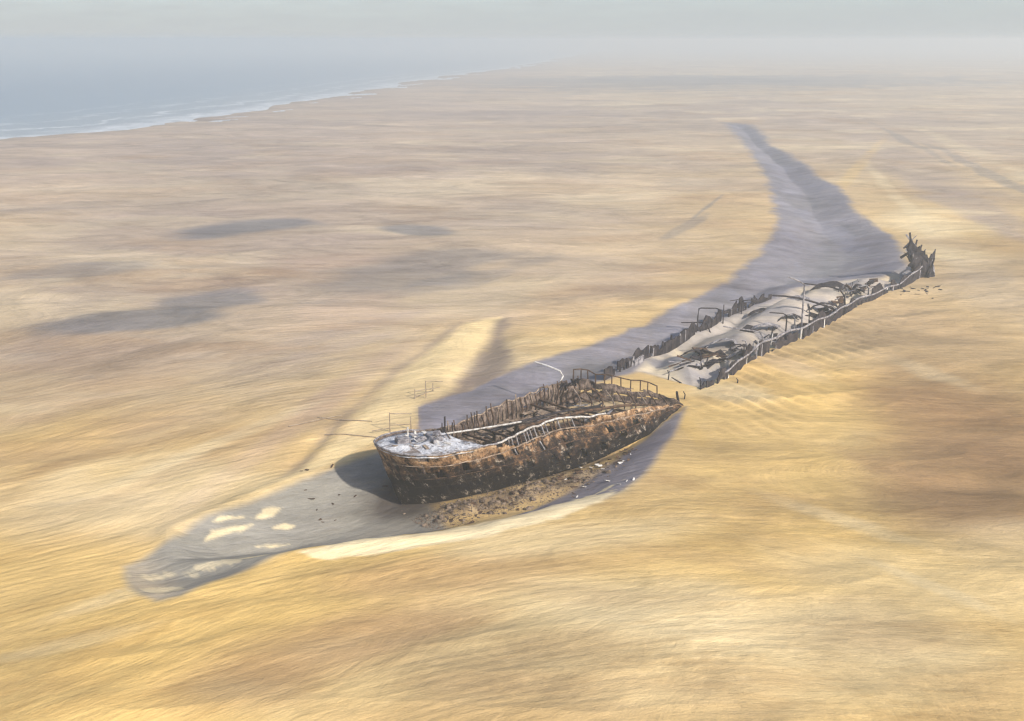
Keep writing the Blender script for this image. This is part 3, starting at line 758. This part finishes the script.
# deck gear on the bow
for s, n, hgt, wd in [(0.2, 3.3, 1.1, .12), (-0.3, 2.9, .55, .2), (1.1, 3.4, .5, .22)]:
    b = MB(); b.tube([W(s, n, 3.7), W(s + .05, n, 3.8 + hgt)], wd / 2 + .03, 7); b.tube([W(s, n, 3.72), W(s, n, 3.95)], wd + .06, 8)
    b.build('bollard', M['pale'], wreck)
b = MB()
for k, (s, n) in enumerate([(1.0, .6), (1.6, 0.1), (.4, 1.4), (2.2, 1.4)]): b.lump(W(s, n, 4.25), .34 + .08 * k, k + 3, .6)
b.tube([W(.7, -.4, 4.35), W(1.3, 1.7, 4.4)], .17, 8)
b.build('windlass', M['grey'], wreck)

b = MB()
b.bar(W(-1.6, 2.6, 4.1), W(-.4, 2.2, 4.12), 1.0, .35); b.bar(W(-1.5, 2.57, 4.3), W(-.5, 2.23, 4.32), .8, .1)
b.build('hatch', M['grey'], wreck)
for k in range(16):
    s_ = random.uniform(-2.2, 3.6); n_ = random.uniform(-1.6, 3.0); a = random.uniform(0, 3.1); L = random.uniform(.4, 1.3)
    if s_ < -1 and not 0.4 < n_ < 3: continue
    b = MB(); b.bar(W(s_, n_, 4.15), W(s_ + L * math.cos(a), n_ + L * math.sin(a), 4.22), random.uniform(.08, .4), .06); thing_ = b.build('deck_plank', random.choice((M['grey'], M['wood'], M['pale'])), wreck)
# pale stringer standing over the near side where plates are gone, with its frames
i0, i1 = idx_s(21), idx_s(5.4)
b = MB(); b.tube([W(dk[i, 0], dk[i, 1] + .02, dk[i, 2] + .06) for i in range(i0, i1, 2)], 0.10, 6)
b.build('stringer', M['bleach'], wreck)
for sv in np.arange(6.4, 20.4, 0.62):
    i = idx_s(sv); b = MB()
    a = wall(i, .55); c = wall(i, .8); d = dk[i]
    pth = [W(a[0], a[1] + .16, a[2]), W(c[0], c[1] + .16, c[2]), W(d[0], d[1] + .05, d[2])]
    b.tube(pth, .07 + .02 * random.random(), 5)
    b.build('rib', M['grey'] if random.random() < .5 else M['frame'], wreck)
# frames on the inside of the far wall, some snapped and standing above the plating
for sv in np.arange(5.2, 28.4, 0.85):
    i = idx_s(sv, True); b = MB()
    top = 0.0 if random.random() < .5 else random.uniform(.1, .75)
    pts = [wall(i, t) for t in (.05, .3, .55, .8, .98)]
    pth = [W(p[0], p[1] - .18, p[2]) for p in pts] + [W(dk[i, 0] + random.uniform(-.1, .1), dk[i, 1] - .15, dk[i, 2] + top)]
    b.tube(pth, .09, 5, .06)
    b.build('rib', M['frame'] if random.random() < .7 else M['wood'], wreck)
b = MB(); b.tube([W(dk[i, 0], dk[i, 1] - .05, dk[i, 2] + .05 + .10 * math.sin(i * .9)) for i in range(idx_s(5.0, True), idx_s(23.5, True), 2)], .085, 6)
b.build('far_rail', M['wood'], wreck)

# what is left of the main deck: a ledge along the far wall, beams across, dark plating lying in the middle
def deck_strip(name, mat, n0, n1, s0, s1, zf, hole=.25, sd=0):
    b = MB(); ns = int((s1 - s0) / .45); nn = 7; ids = {}
    for a in range(ns + 1):
        s = s0 + (s1 - s0) * a / ns
        ln, fn = wall(idx_s(s), .75)[1] + .15, wall(idx_s(s, True), .75)[1] - .15
        for c in range(nn + 1):
            q = n0 + (n1 - n0) * c / nn
            ids[a, c] = len(b.v); nzz = float(fbm(np.array([s * .6 + sd]), np.array([q * 4.]), 3)[0])
            b.v.append(W(s, ln + (fn - ln) * q, zf(s, q) + .35 * nzz))
    for a in range(ns):
        for c in range(nn):
            if float(fbm(np.array([a * .35 + sd * 3]), np.array([c * .6 + 9]), 2)[0]) > hole: continue
            b.f.append((ids[a, c], ids[a + 1, c], ids[a + 1, c + 1], ids[a, c + 1]))
    o = b.build(name, mat, wreck, False)
    md = o.modifiers.new('thick', 'SOLIDIFY'); md.thickness = .09
deck_strip('deck_plate', M['frame'], 0.0, 0.42, 5.0, 28, lambda s, q: 1.9 - .045 * (s - 5), .22, 1)
deck_strip('deck_plate', M['wood'], 0.66, 1.0, 5.2, 22, lambda s, q: 1.6 - .03 * (s - 5), .18, 5)
for sv in (6.0, 8.2, 10.3, 12.6, 14.8, 17.0, 19.4, 21.6, 24.0):
    a = wall(idx_s(sv), .78); c = wall(idx_s(sv, True), .78); b = MB()
    ds = random.uniform(-.5, .5)
    if random.random() < .35: c = a + (c - a) * random.uniform(.5, .8); c[2] -= random.uniform(.3, 1.2)
    b.bar(W(sv, a[1] + .1, a[2]), W(sv + ds, c[1] - .1, c[2]), .22, .2)
    b.build('deck_beam', M['frame'], wreck)
b = MB(); b.tube([W(4.6, 3.0, 3.3), W(8, 2.6, 3.05), W(12, 2.3, 2.75), W(13.6, 2.2, 2.65)], .09, 6); b.build('deck_girder', M['bleach'], wreck)
b = MB(); b.tube([W(12.5, 1.4, 2.4), W(17, 1.5, 2.3), W(22, 1.2, 2.2), W(27, .4, 1.9), W(31, -.3, 1.3)], .22, 6, .12); b.build('deck_girder', M['frame'], wreck)
b = MB(); b.tube([W(10, 2.9, 2.3), W(15, 3.6, 2.0), W(20, 3.0, 2.1), W(25, 2.1, 1.9)], .17, 6, .10); b.build('deck_girder', M['iron'], wreck)
# stump of a mast and smaller stanchions amidships
for s, n, z0, z1, r in [(5.4, 4.3, 1.5, 4.5, .11), (6.1, 4.0, 1.5, 3.8, .08), (4.9, 4.1, 1.5, 4.0, .07), (9.3, 4.5, 1.2, 4.0, .05)]:
    b = MB(); b.tube([W(s, n, z0), W(s + .05, n + .03, z1)], r, 7, r * .8); b.build('mast_stump', M['iron'], wreck)
# bent pale pipe arching over the far rail
pp = [(535, 362, 4.2), (548, 366, 4.0), (560, 371, 3.6), (563, 376, 3.0), (556, 392, 1.6)]
def snz(px, py, z): p = at(px, py, z); return (float(p[0]), float(p[1]), z)
b = MB(); b.tube([snz(*p) for p in pp], .11, 7, .08); b.build('bent_pipe', M['pale'], wreck)
# dark tangle where the far bulwark curls over
b = MB()
for k in range(9):
    s = 24.6 + k * .45; i = idx_s(s, True); p = dk[i]
    b.bar(W(p[0], p[1] - .3, p[2] - .6 - random.random() * .5), W(p[0] + random.uniform(-.8, .8), p[1] - random.uniform(.3, 1.6), p[2] + random.uniform(-.2, .35)), .28, .1)
b.build('torn_plate', M['iron'], wreck)

# railing across the broken after end: top rail on stanchions
RAILPX = [(592, 375.5), (604, 374.5), (616, 375), (626, 376.5), (636, 378), (645, 379.5), (654, 381.5), (662, 384)]
edge = [(dk[i], i) for i in range(idx_s(28.3, True), len(dk) - 8)]
rail = empty('x', (0, 0, 0), 'x', 'x'); bpy.data.objects.remove(rail)
stern_idx = [i for i in range(NN + 5, len(dk) - 4) if dk[i, 0] > 27.5 and dk[i, 1] > 1.0]
pick = [stern_idx[int(round(q))] for q in np.linspace(0, len(stern_idx) - 6, 11)]
b = MB(); b.tube([W(dk[i, 0], dk[i, 1], dk[i, 2] + 1.15 - .25 * q / 10) for q, i in enumerate(pick)], .07, 6)
rl = b.build('railing', M['frame'], wreck)
for q, i in enumerate(pick):
    b = MB(); b.tube([W(dk[i, 0], dk[i, 1] - .03, dk[i, 2] - .3), W(dk[i, 0] + random.uniform(-.06, .06), dk[i, 1], dk[i, 2] + 1.15 - .25 * q / 10)], .075, 5)
    st_ = b.build('stanchion', M['frame'], None); st_.parent = rl; st_.location = st_.location - wreck.location
# frames fallen inwards like fish bones
for q in np.linspace(0, 1, 9):
    s = 24.5 + 8.2 * q; n0 = 6.6 - 6.2 * q * .9; b = MB()
    z = 1.5 - 1.0 * q
    b.tube([W(s + 1.3, n0 + .6, z + .9), W(s + .9, n0 - .6, z + .5), W(s + .1, n0 - 1.9, z + .25), W(s - 1.2, n0 - 3.0, z + .3)], .10, 5, .07)
    b.build('rib', M['frame'] if int(q * 8) % 3 else M['wood'], wreck)
# sheer-legs of two crossed beams
b = MB()
b.bar(snz(564, 402, 1.0), snz(592, 388, 2.9), .2, .18); b.bar(snz(592, 388, 2.9), snz(605, 398, 1.5), .2, .18); b.bar(snz(577, 396, 1.5), snz(592, 403, .9), .16, .14); b.bar(snz(584, 391, 2.2), snz(600, 402, 1.0), .14, .14)
b.build('fallen_brace', M['frame'], wreck)
b = MB(); b.tube([snz(678.5, 403, .2), snz(677.5, 397, 1.0), snz(676.8, 392.0, 1.9)], .17, 7, .13); b.build('stern_post', M['iron'], wreck)

# ------------------------------------------------------------------ after half, buried to the rails
aft = empty('buried_ship_section', tuple(at(790, 330)), 'dark ship section sunk in sand to its rails, between hull and spiked stern', 'shipwreck')
def vp(px, py, dpx=0, z=0.0):
    """a point dpx pixels' worth of metres above the ground point"""
    p = at(px, py, z); return Vector((p[0], p[1], z + dpx * mpp(px, py) / math.cos(R(14))))
NEAR = [(700, 390, 3), (712, 386, 5), (722, 382, 7), (731, 376, 9), (746, 366, 11), (761, 357, 12), (783, 347, 11), (800, 339, 10), (818, 330, 10), (835, 323, 10), (846, 316, 9), (860, 308, 8), (882, 298, 8), (898, 292, 8), (912, 285, 9), (922, 279, 11), (930, 272, 13), (934, 262, 14)]
FAR = [(604, 382, 6), (620, 372, 8), (633, 366, 8), (648, 357, 8), (662, 350, 7), (676, 343, 7), (689, 337, 7), (700, 331, 7), (711, 326, 7), (726, 318, 7), (741, 311, 7), (756, 305, 6), (771, 301, 5)]
def dens(l, k=5):
    o = []
    for a, c in zip(l[:-1], l[1:]):
        for q in range(k): o.append(tuple(a[j] + (c[j] - a[j]) * q / k for j in range(len(a))))
    return o + [l[-1]]
def side(name, line, mat, missing, seed, jag):
    d = dens(line, 6); b = MB(); K = 5; rows = []
    for i, (x, y, hp_) in enumerate(d):
        g = vp(x, y); top = vp(x, y, hp_); jj = 1 + jag * float(fbm(np.array([i * .45 + seed]), np.array([2.]), 3)[0])
        zg = -1.2
        row = []
        for k in range(K + 1):
            q = k / K; row.append(len(b.v)); b.v.append((g.x, g.y, zg + (top.z * 1.3 * jj - zg) * q))
        rows.append(row)
    for i in range(len(rows) - 1):
        for k in range(K):
            if k >= 2 and float(fbm(np.array([i * .5 + seed * 7]), np.array([k * .5]), 2)[0]) > missing: continue
            b.f.append((rows[i][k], rows[i + 1][k], rows[i + 1][k + 1], rows[i][k + 1]))
    o = b.build(name, mat, aft); md = o.modifiers.new('thick', 'SOLIDIFY'); md.thickness = .16; md.offset = 0
    return o
side('hull_side', NEAR, M['iron'], .16, 3, .9)
side('hull_side', FAR, M['iron'], .16, 8, 1.0)
dn_ = dens(NEAR, 6)
b = MB(); b.tube([vp(x, y, h * 1.1 + .9 * math.sin(i * .7) + 1.1 * math.sin(i * .23)) for i, (x, y, h) in enumerate(dn_) if 12 < i < 96], .15, 6); b.build('top_rail', M['grey'], aft)
for i in range(14, 92, 2):
    x, y, h = dn_[i]
    if random.random() < .3: continue
    b = MB(); b.tube([vp(x, y + .3, -4), vp(x + random.uniform(-1.2, 1.2), y, h + random.uniform(-4.5, 1.8))], .10 + .08 * random.random(), 6)
    b.build('side_post', (M['pale'] if random.random() < .3 else M['grey']) if random.random() < .6 else M['iron'], aft)
df_ = dens(FAR, 6)
for i in range(4, len(df_) - 1, 2):
    x, y, h = df_[i]
    if random.random() < .3: continue
    b = MB(); b.tube([vp(x, y, -3), vp(x + random.uniform(-.6, .6), y, h * random.uniform(.8, 1.5))], .14, 5)
    b.build('side_post', M['iron'] if random.random() < .7 else M['grey'], aft)
b = MB(); b.bar(vp(633, 367, -2), vp(633, 366, 10), .35, .35, taper=.8); b.bar(vp(634, 367, 3), vp(643, 363, 5), .25, .9); b.build('broken_bulwark', M['grey'], aft)
def davit(pts, r, mat, name='davit'):
    b = MB(); x0, y0, _ = pts[0]
    g = at(x0, y0)
    pth = []
    for (x, y, up_) in pts:
        # stands in the plane through its foot that faces the broad side of the wreck
        m_ = mpp(x0, y0); pth.append((g[0] + (x - x0) * m_, g[1] + (x - x0) * m_ * .10, -.4 + .4 * (up_ > 0) + up_ * m_ / math.cos(R(14))))
    b.tube(pth, r * .72, 6, r * .5); return b.build(name, mat, aft)
davit([(697, 330, -2), (697.3, 330, 14), (698, 330, 21), (700, 330, 21.5), (715, 330, 21), (718, 330, 20)], .16, M['iron'])
davit([(711, 329, -2), (706, 329, 6.5), (694, 329, 7), (681, 329, 7)], .15, M['iron'], 'deck_beam')
davit([(723, 322, -2), (723, 322, 17)], .14, M['iron'], 'side_post')
davit([(741, 314, -2), (741.5, 314, 13), (737, 314, 14), (729, 314, 13)], .12, M['iron'])
davit([(742, 313, 12), (749, 313, 12.5), (755, 313, 11.5)], .12, M['iron'], 'deck_beam')
davit([(762, 352, -3), (762, 352, 8), (761.5, 352, 15), (759, 352, 19), (752, 352, 21), (740, 352, 23), (722, 352, 26)], .17, M['grey'])
davit([(785, 338, -3), (785.4, 338, 16), (785, 338, 22), (781, 338, 24), (768, 338, 25)], .16, M['iron'])
davit([(801, 333, -3), (801, 333, 20), (801, 333, 46), (797, 333, 49), (790, 333, 52), (784, 333, 54)], .20, M['grey'], 'mast')
davit([(809, 327, -3), (808, 327, 20)], .14, M['iron'], 'side_post')
davit([(844, 314, -3), (844, 314, 10), (843, 314, 17), (838, 314, 23), (828, 314, 26), (815, 314, 28), (801, 314, 30)], .20, M['iron'], 'arched_beam')
davit([(837, 318, -3), (834, 318, 8), (825, 318, 12), (812, 318, 16), (798, 318, 20), (784, 318, 22), (772, 318, 23)], .26, M['iron'], 'arched_beam')
davit([(771, 343, -3), (772, 343, 9)], .15, M['pale'], 'side_post')
davit([(757, 348, -3), (758, 348, 8)], .13, M['pale'], 'side_post')
for k in range(9):
    q = random.random(); x = 742 + 130 * q; y = 361 - 62 * q - random.uniform(4, 10); hh = random.uniform(6, 15); ln = random.uniform(4, 14) * random.choice((-1, 1))
    davit([(x, y, -3), (x + .4, y, hh * .7), (x + ln * .25, y, hh), (x + ln, y, hh + random.uniform(-2, 2))], random.uniform(.12, .2), random.choice((M['iron'], M['grey'])), 'bent_frame')
# remnants of decks still roofing dark pockets of the hold
def deck_slab(px, py, wpx, dpx, up_, tilt, mat, seed):
    b = MB(); m_ = mpp(px, py); c = at(px, py); n_ = 10; mm = 6; ids = {}
    Lx = wpx * m_; Ly = dpx * m_ / math.tan(R(14))
    for a in range(n_ + 1):
        for k in range(mm + 1):
            x = (a / n_ - .5) * Lx; y = (k / mm - .5) * Ly * .5
            z = up_ * .7 * m_ * (1 - (2 * a / n_ - 1) ** 2 * .9) + tilt * (k / mm - .5) + .25 * float(fbm(np.array([a * .5 + seed]), np.array([k * .7]), 3)[0])
            ids[a, k] = len(b.v); b.v.append((c[0] + x + y * .35, c[1] + y + x * .35, z + .3))
    for a in range(n_):
        for k in range(mm):
            if (k == 0 or a in (0, n_ - 1)) and float(fbm(np.array([a * .9 + seed]), np.array([k * .9 + 4]), 2)[0]) > .1: continue
            b.f.append((ids[a, k], ids[a + 1, k], ids[a + 1, k + 1], ids[a, k + 1]))
    o = b.build('deck_plate', mat, aft); md = o.modifiers.new('thick', 'SOLIDIFY'); md.thickness = .09
for a in [(722, 348, 34, 9, 10, -.5, M['grey'], 1), (693, 357, 26, 7, 7, -.3, M['iron'], 2), (823, 312, 36, 9, 10, -.5, M['iron'], 3), (828, 293, 40, 7, 10, .4, M['iron'], 4), (796, 305, 40, 6, 8, .1, M['grey'], 5), (857, 295, 16, 7, 11, .1, M['iron'], 6), (764, 331, 34, 6, 7, -.1, M['grey'], 7), (790, 322, 26, 6, 8, -.2, M['iron'], 9), (742, 352, 20, 6, 7, -.2, M['iron'], 11), (760, 316, 26, 4, 6, .2, M['iron'], 13)]:
    deck_slab(*a)
for k in range(70):                                           # plates and frames broken down inside
    q = random.random(); x = 668 + 205 * q; yn = 388 - 92 * q - (6 if q > .8 else 0); yf = 358 - 74 * q + 6
    e = random.random() ** 1.6; y = yn - 2 + (yf - yn) * e
    p = at(x, y); z = gz(p[0], p[1]); a = random.gauss(.75, .8); L = random.uniform(.8, 3.2)
    d = Vector((math.cos(a), math.sin(a), random.gauss(0.1, .25))) * L / 2; c = Vector((p[0], p[1], z + .25))
    b = MB(); b.bar(c - d, c + d, random.choice((.2, .25, .5, 1.0, 1.5)), .12, (random.gauss(0, .4), random.gauss(0, .4), 1), random.uniform(.5, 1))
    b.build('torn_plate' if k % 3 else 'deck_beam', random.choice((M['iron'], M['iron'], M['grey'], M['frame'])), aft)
for k in range(26):                                           # thin broken ribs sticking out of the drifted sand
    x = 838 + 22 * random.random(); y = 300 - (x - 838) * .35 - 6 * random.random()
    b = MB(); b.tube([vp(x, y, -3), vp(x + random.uniform(-1.5, 1.5), y, random.uniform(3, 9))], .09, 5, .05); b.build('rib', M['grey'] if k % 2 else M['iron'], aft)

stern = empty('ship_stern', tuple(at(922, 280)), 'jagged black stern of the wreck with spikes, rearing from the sand at the far end', 'shipwreck')
def sp(px, up_, dy=0):
    """point in the upright zone of the stern: px across, up_ px high, dy px further along"""
    m_ = mpp(920, 280); g = at(920, 280)
    return Vector((g[0] + (px - 920) * m_, g[1] + dy * m_, up_ * m_ / math.cos(R(12))))
def plate(name, pts, mat, th=.22):
    b = MB(); n_ = len(pts); cen = sum((Vector(p) for p in pts), Vector()) / n_
    nn_ = (Vector(pts[1]) - Vector(pts[0])).cross(Vector(pts[2]) - Vector(pts[0])).normalized() * th / 2
    b.v = [tuple(Vector(p) + nn_) for p in pts] + [tuple(Vector(p) - nn_) for p in pts]
    b.f = [tuple(range(n_)), tuple(range(2 * n_ - 1, n_ - 1, -1))] + [(i, i + n_, (i + 1) % n_ + n_, (i + 1) % n_) for i in range(n_)]
    return b.build(name, mat, stern)
plate('stern_plate', [sp(934, -2, 14), sp(935, 10, 14), sp(933, 18, 12), sp(930, 14, 10), sp(927, 22, 9), sp(924, 17, 8), sp(922, 26, 6), sp(917, 24, 5), sp(914, 30, 4), sp(910, 27, 3), sp(908, 36, 2), sp(906, 28, 2), sp(909, 18, 3), sp(918, 12, 6), sp(924, 2, 9)], M['iron'], .35)
plate('stern_plate', [sp(908, 14, 0), sp(914, 8, 0), sp(924, -1, 0), sp(931, -2, 0), sp(934, 6, 3), sp(928, 14, 3), sp(922, 20, 3), sp(916, 29, 3), sp(911, 34, 3), sp(907, 33, 3), sp(909, 24, 2), sp(912, 20, 1)], M['iron'], .3)
plate('stern_plate', [sp(926, -3, -4), sp(934, -2, 10), sp(934, 12, 10), sp(931, 8, 4), sp(929, 13, 1), sp(926, 7, -3)], M['iron'], .3)
plate('stern_plate', [sp(914, 6, 8), sp(924, 0, 12), sp(926, 16, 10), sp(921, 20, 8), sp(919, 30, 7), sp(915, 26, 6), sp(911, 33, 4)], M['iron'], .3)
for k in range(46):                                           # frames and torn strips, leaning every way
    q = random.random(); x = 909 + 22 * q; u = 33 - 24 * q + random.uniform(-13, 4)
    c = sp(x, max(2, u), random.uniform(2, 10)); a = random.gauss(1.9, .75); L = random.uniform(.6, 1.7)
    d = Vector((math.cos(a), random.uniform(-.4, .4), math.sin(a))) * L
    b = MB(); b.bar(c - d, c + d, random.uniform(.15, .5), .12, (random.uniform(-.4, .4), -1, .3), random.uniform(.4, 1)); b.build('stern_frame', M['iron'] if k % 6 else M['grey'], stern)
b = MB(); b.tube([sp(912, 28, 4), sp(909, 36, 4), sp(907.5, 43, 4)], .22, 6, .16); b.build('flag_post', M['iron'], stern)
for (x, u, x2, u2) in [(925, 18, 924, 26), (929, 16, 931, 23), (932, 10, 934, 19), (921, 22, 920, 29), (915, 30, 916, 36)]:
    b = MB(); b.tube([sp(x, u, 7), sp(x2, u2, 7)], .17, 6, .13); b.build('bollard', M['iron'], stern)
b = MB(); b.tube([sp(935, 16, 16), sp(935.5, 8, 10), sp(934, 3, 4), sp(930, 0, -6), sp(922, -1, -16)], .2, 6); b.build('counter_rim', M['grey'], stern)

# ------------------------------------------------------------------ loose things
def thing(mb, name, mat, label, cat, group=None):
    o = mb.build(name, mat); tag(o, label, cat, group); return o

b = MB()                                                       # rubble along the near side
pts = []
rr = random.Random(5)
for k in range(5200):
    s = rr.uniform(-2.5, 21); n = -2.0 - .13 * s - rr.gauss(.5, 1.2)
    if s > 10 and rr.random() < (s - 10) / 11: continue
    pts.append((s, n, min(.32, .018 / (rr.random() ** .62 + .02) * .8 + .02)))
ww = [W(s, n, 0) for s, n, r in pts]; zz = gzs([p[0] for p in ww], [p[1] for p in ww])
for k, ((s, n, r), p, z) in enumerate(zip(pts, ww, zz)): b.lump((p[0], p[1], z + r * .2), r, k, .7)
o = b.build('rubble', M['rubble']); tag(o, 'strip of brown stony rubble and rust flakes along the foot of the hull', 'rubble', kind='stuff')

def scatter(nm, mat, count, fs, label, cat, group, size, seed):
    r_ = random.Random(seed); ps = [fs(r_) for _ in range(count)]
    zz = gzs([p[0] for p in ps], [p[1] for p in ps])
    for k, (p, z) in enumerate(zip(ps, zz)):
        b = MB(); L = size * r_.uniform(.5, 1.5); a = r_.uniform(0, 6.28); d = Vector((math.cos(a), math.sin(a), r_.uniform(-.15, .35)))
        c = Vector((p[0], p[1], z + .05))
        b.bar(c - d * L / 2, c + d * L / 2, L * r_.uniform(.25, .7), .05 + .03 * r_.random(), (r_.uniform(-.5, .5), r_.uniform(-.5, .5), 1), r_.uniform(.5, 1))
        thing(b, nm, mat, label, cat, group)
scatter('scrap_plate', M['frame'], 70, lambda r_: W(r_.uniform(-1, 24), -2.6 - abs(r_.gauss(0, 1.8)), 0), 'small dark rusty scrap plate lying in the rubble strip along the hull', 'scrap metal', 'scrap plates along the hull', .5, 3)
scatter('scrap_plate', M['pale'], 16, lambda r_: at(r_.uniform(560, 640), r_.uniform(452, 498), -1)[:2], 'pale scrap plate lying in the grey hollow right of the hull', 'scrap metal', 'pale scrap in the hollow', .55, 4)
scatter('scrap_plate', M['iron'], 22, lambda r_: at(r_.gauss(920, 13), 290 + abs(r_.gauss(0, 5)), 0)[:2], 'dark scrap plate scattered on the sand before the jagged stern', 'scrap metal', 'scrap before the stern', .6, 6)
scatter('scrap_plate', M['frame'], 14, lambda r_: at(r_.uniform(300, 385), r_.uniform(468, 505), -.5)[:2], 'dark scrap fragment on the grey gravel ahead of the bow', 'scrap metal', 'scrap ahead of the bow', .45, 8)

def loose_planks():
    r_ = random.Random(12)
    for k in range(34):
        s = r_.uniform(7, 30); i = idx_s(s); j = idx_s(s, True); q = r_.uniform(.12, .85)
        n = wall(i, .7)[1] * (1 - q) + q * wall(j, .7)[1]; z = 2.1 - .05 * (s - 5) + r_.uniform(-.3, .3)
        a = r_.gauss(0, .5); L = r_.uniform(1.0, 3.2); b = MB()
        dz = r_.uniform(-.12, .12)
        b.bar(W(s - L / 2 * math.cos(a), n - L / 2 * math.sin(a), z - dz), W(s + L / 2 * math.cos(a), n + L / 2 * math.sin(a), z + dz), r_.uniform(.14, .3), .07)
        mt = (M['frame'], M['wood'], M['iron'], M['grey'])[r_.choice((0, 0, 1, 2, 3))]
        thing(b, 'loose_plank', mt, 'broken weathered plank lying in the open hold of the rusty hull', 'plank', 'planks in the open hold')
loose_planks()

for (px, py, h, lab) in [(684, 400, 8, 'short dark stake nearest the hull\'s pointed end'), (700, 385, 10, 'thin leaning stake on the cream sand behind the hull end'), (668, 380, 10, 'thin bent stake at the left edge of the cream sand drift'), (737, 383, 5, 'short dark stake on the sand below the buried section\'s near rail'), (719, 379, 7, 'stout dark stake at the near corner of the buried section')]:
    b = MB(); p = at(px, py); z = gz(p[0], p[1]); m_ = mpp(px, py)
    b.tube([(p[0], p[1], z - .3), (p[0] + .1, p[1], z + h * m_ * .6), (p[0] - .12, p[1], z + h * m_)], .09, 6, .06)
    thing(b, 'wooden_stake', M['iron'], lab, 'stake', 'stakes in the sand')

def made_up_frame(label, posts, rails):  # made-up railing standing in for sketched, shadow-like lines on the sand
    c = at(*posts[0][:2]); z0 = gz(c[0], c[1])
    t = empty('made_up_railing', (c[0], c[1], z0), label, 'railing', 'made-up railings left of the bow')
    def up_(px, py, h): p = at(px, py); return Vector((p[0], p[1], gz(p[0], p[1]) + h * mpp(px, py)))
    for (px, py, h) in posts:
        b = MB(); b.tube([up_(px, py, -3), up_(px, py, h)], .07, 5, .055); b.build('post', M['rail_wood'], t)
    for a, c_ in rails:
        b = MB(); b.tube([up_(*a), up_(*c_)], .055, 5); b.build('rail', M['rail_wood'], t)
made_up_frame('made-up grey railing in place of drawn lines, with one tall post left of the bow, lower of the two', [(390, 432, 20), (411, 430, 14)], [((390, 432, 19), (412, 430, 17)), ((390, 432, 7), (411, 430, 6)), ((372, 434, 3), (390, 432, 4))])
made_up_frame('made-up grey railing in place of drawn lines, by the grey shadow corner, upper of the two', [(415, 400, 10), (426, 400, 18), (433, 392, 8)], [((426, 400, 18), (443, 398, 16)), ((415, 400, 8), (440, 394, 6)), ((415, 400, 2), (433, 392, 0))])
for (p0, p1, lab) in [((318, 419), (372, 423), 'made-up thin grey pole lying on ochre sand, upper of two left of the bow'), ((325, 434), (376, 438), 'made-up thin grey pole lying on ochre sand, just above the gravel lobe'), ((289, 428), (342, 416), 'made-up thin dark pole lying across the sand track')]:
    b = MB(); l_ = []  # made-up pole in place of a thin drawn line
    for q in np.linspace(0, 1, 6):
        p = at(p0[0] + (p1[0] - p0[0]) * q, p0[1] + (p1[1] - p0[1]) * q); l_.append((p[0], p[1], gz(p[0], p[1]) + .08))
    b.tube(l_, .07, 5, .05); thing(b, 'made_up_pole', M['rail_wood'], lab, 'pole', 'made-up poles on the sand')
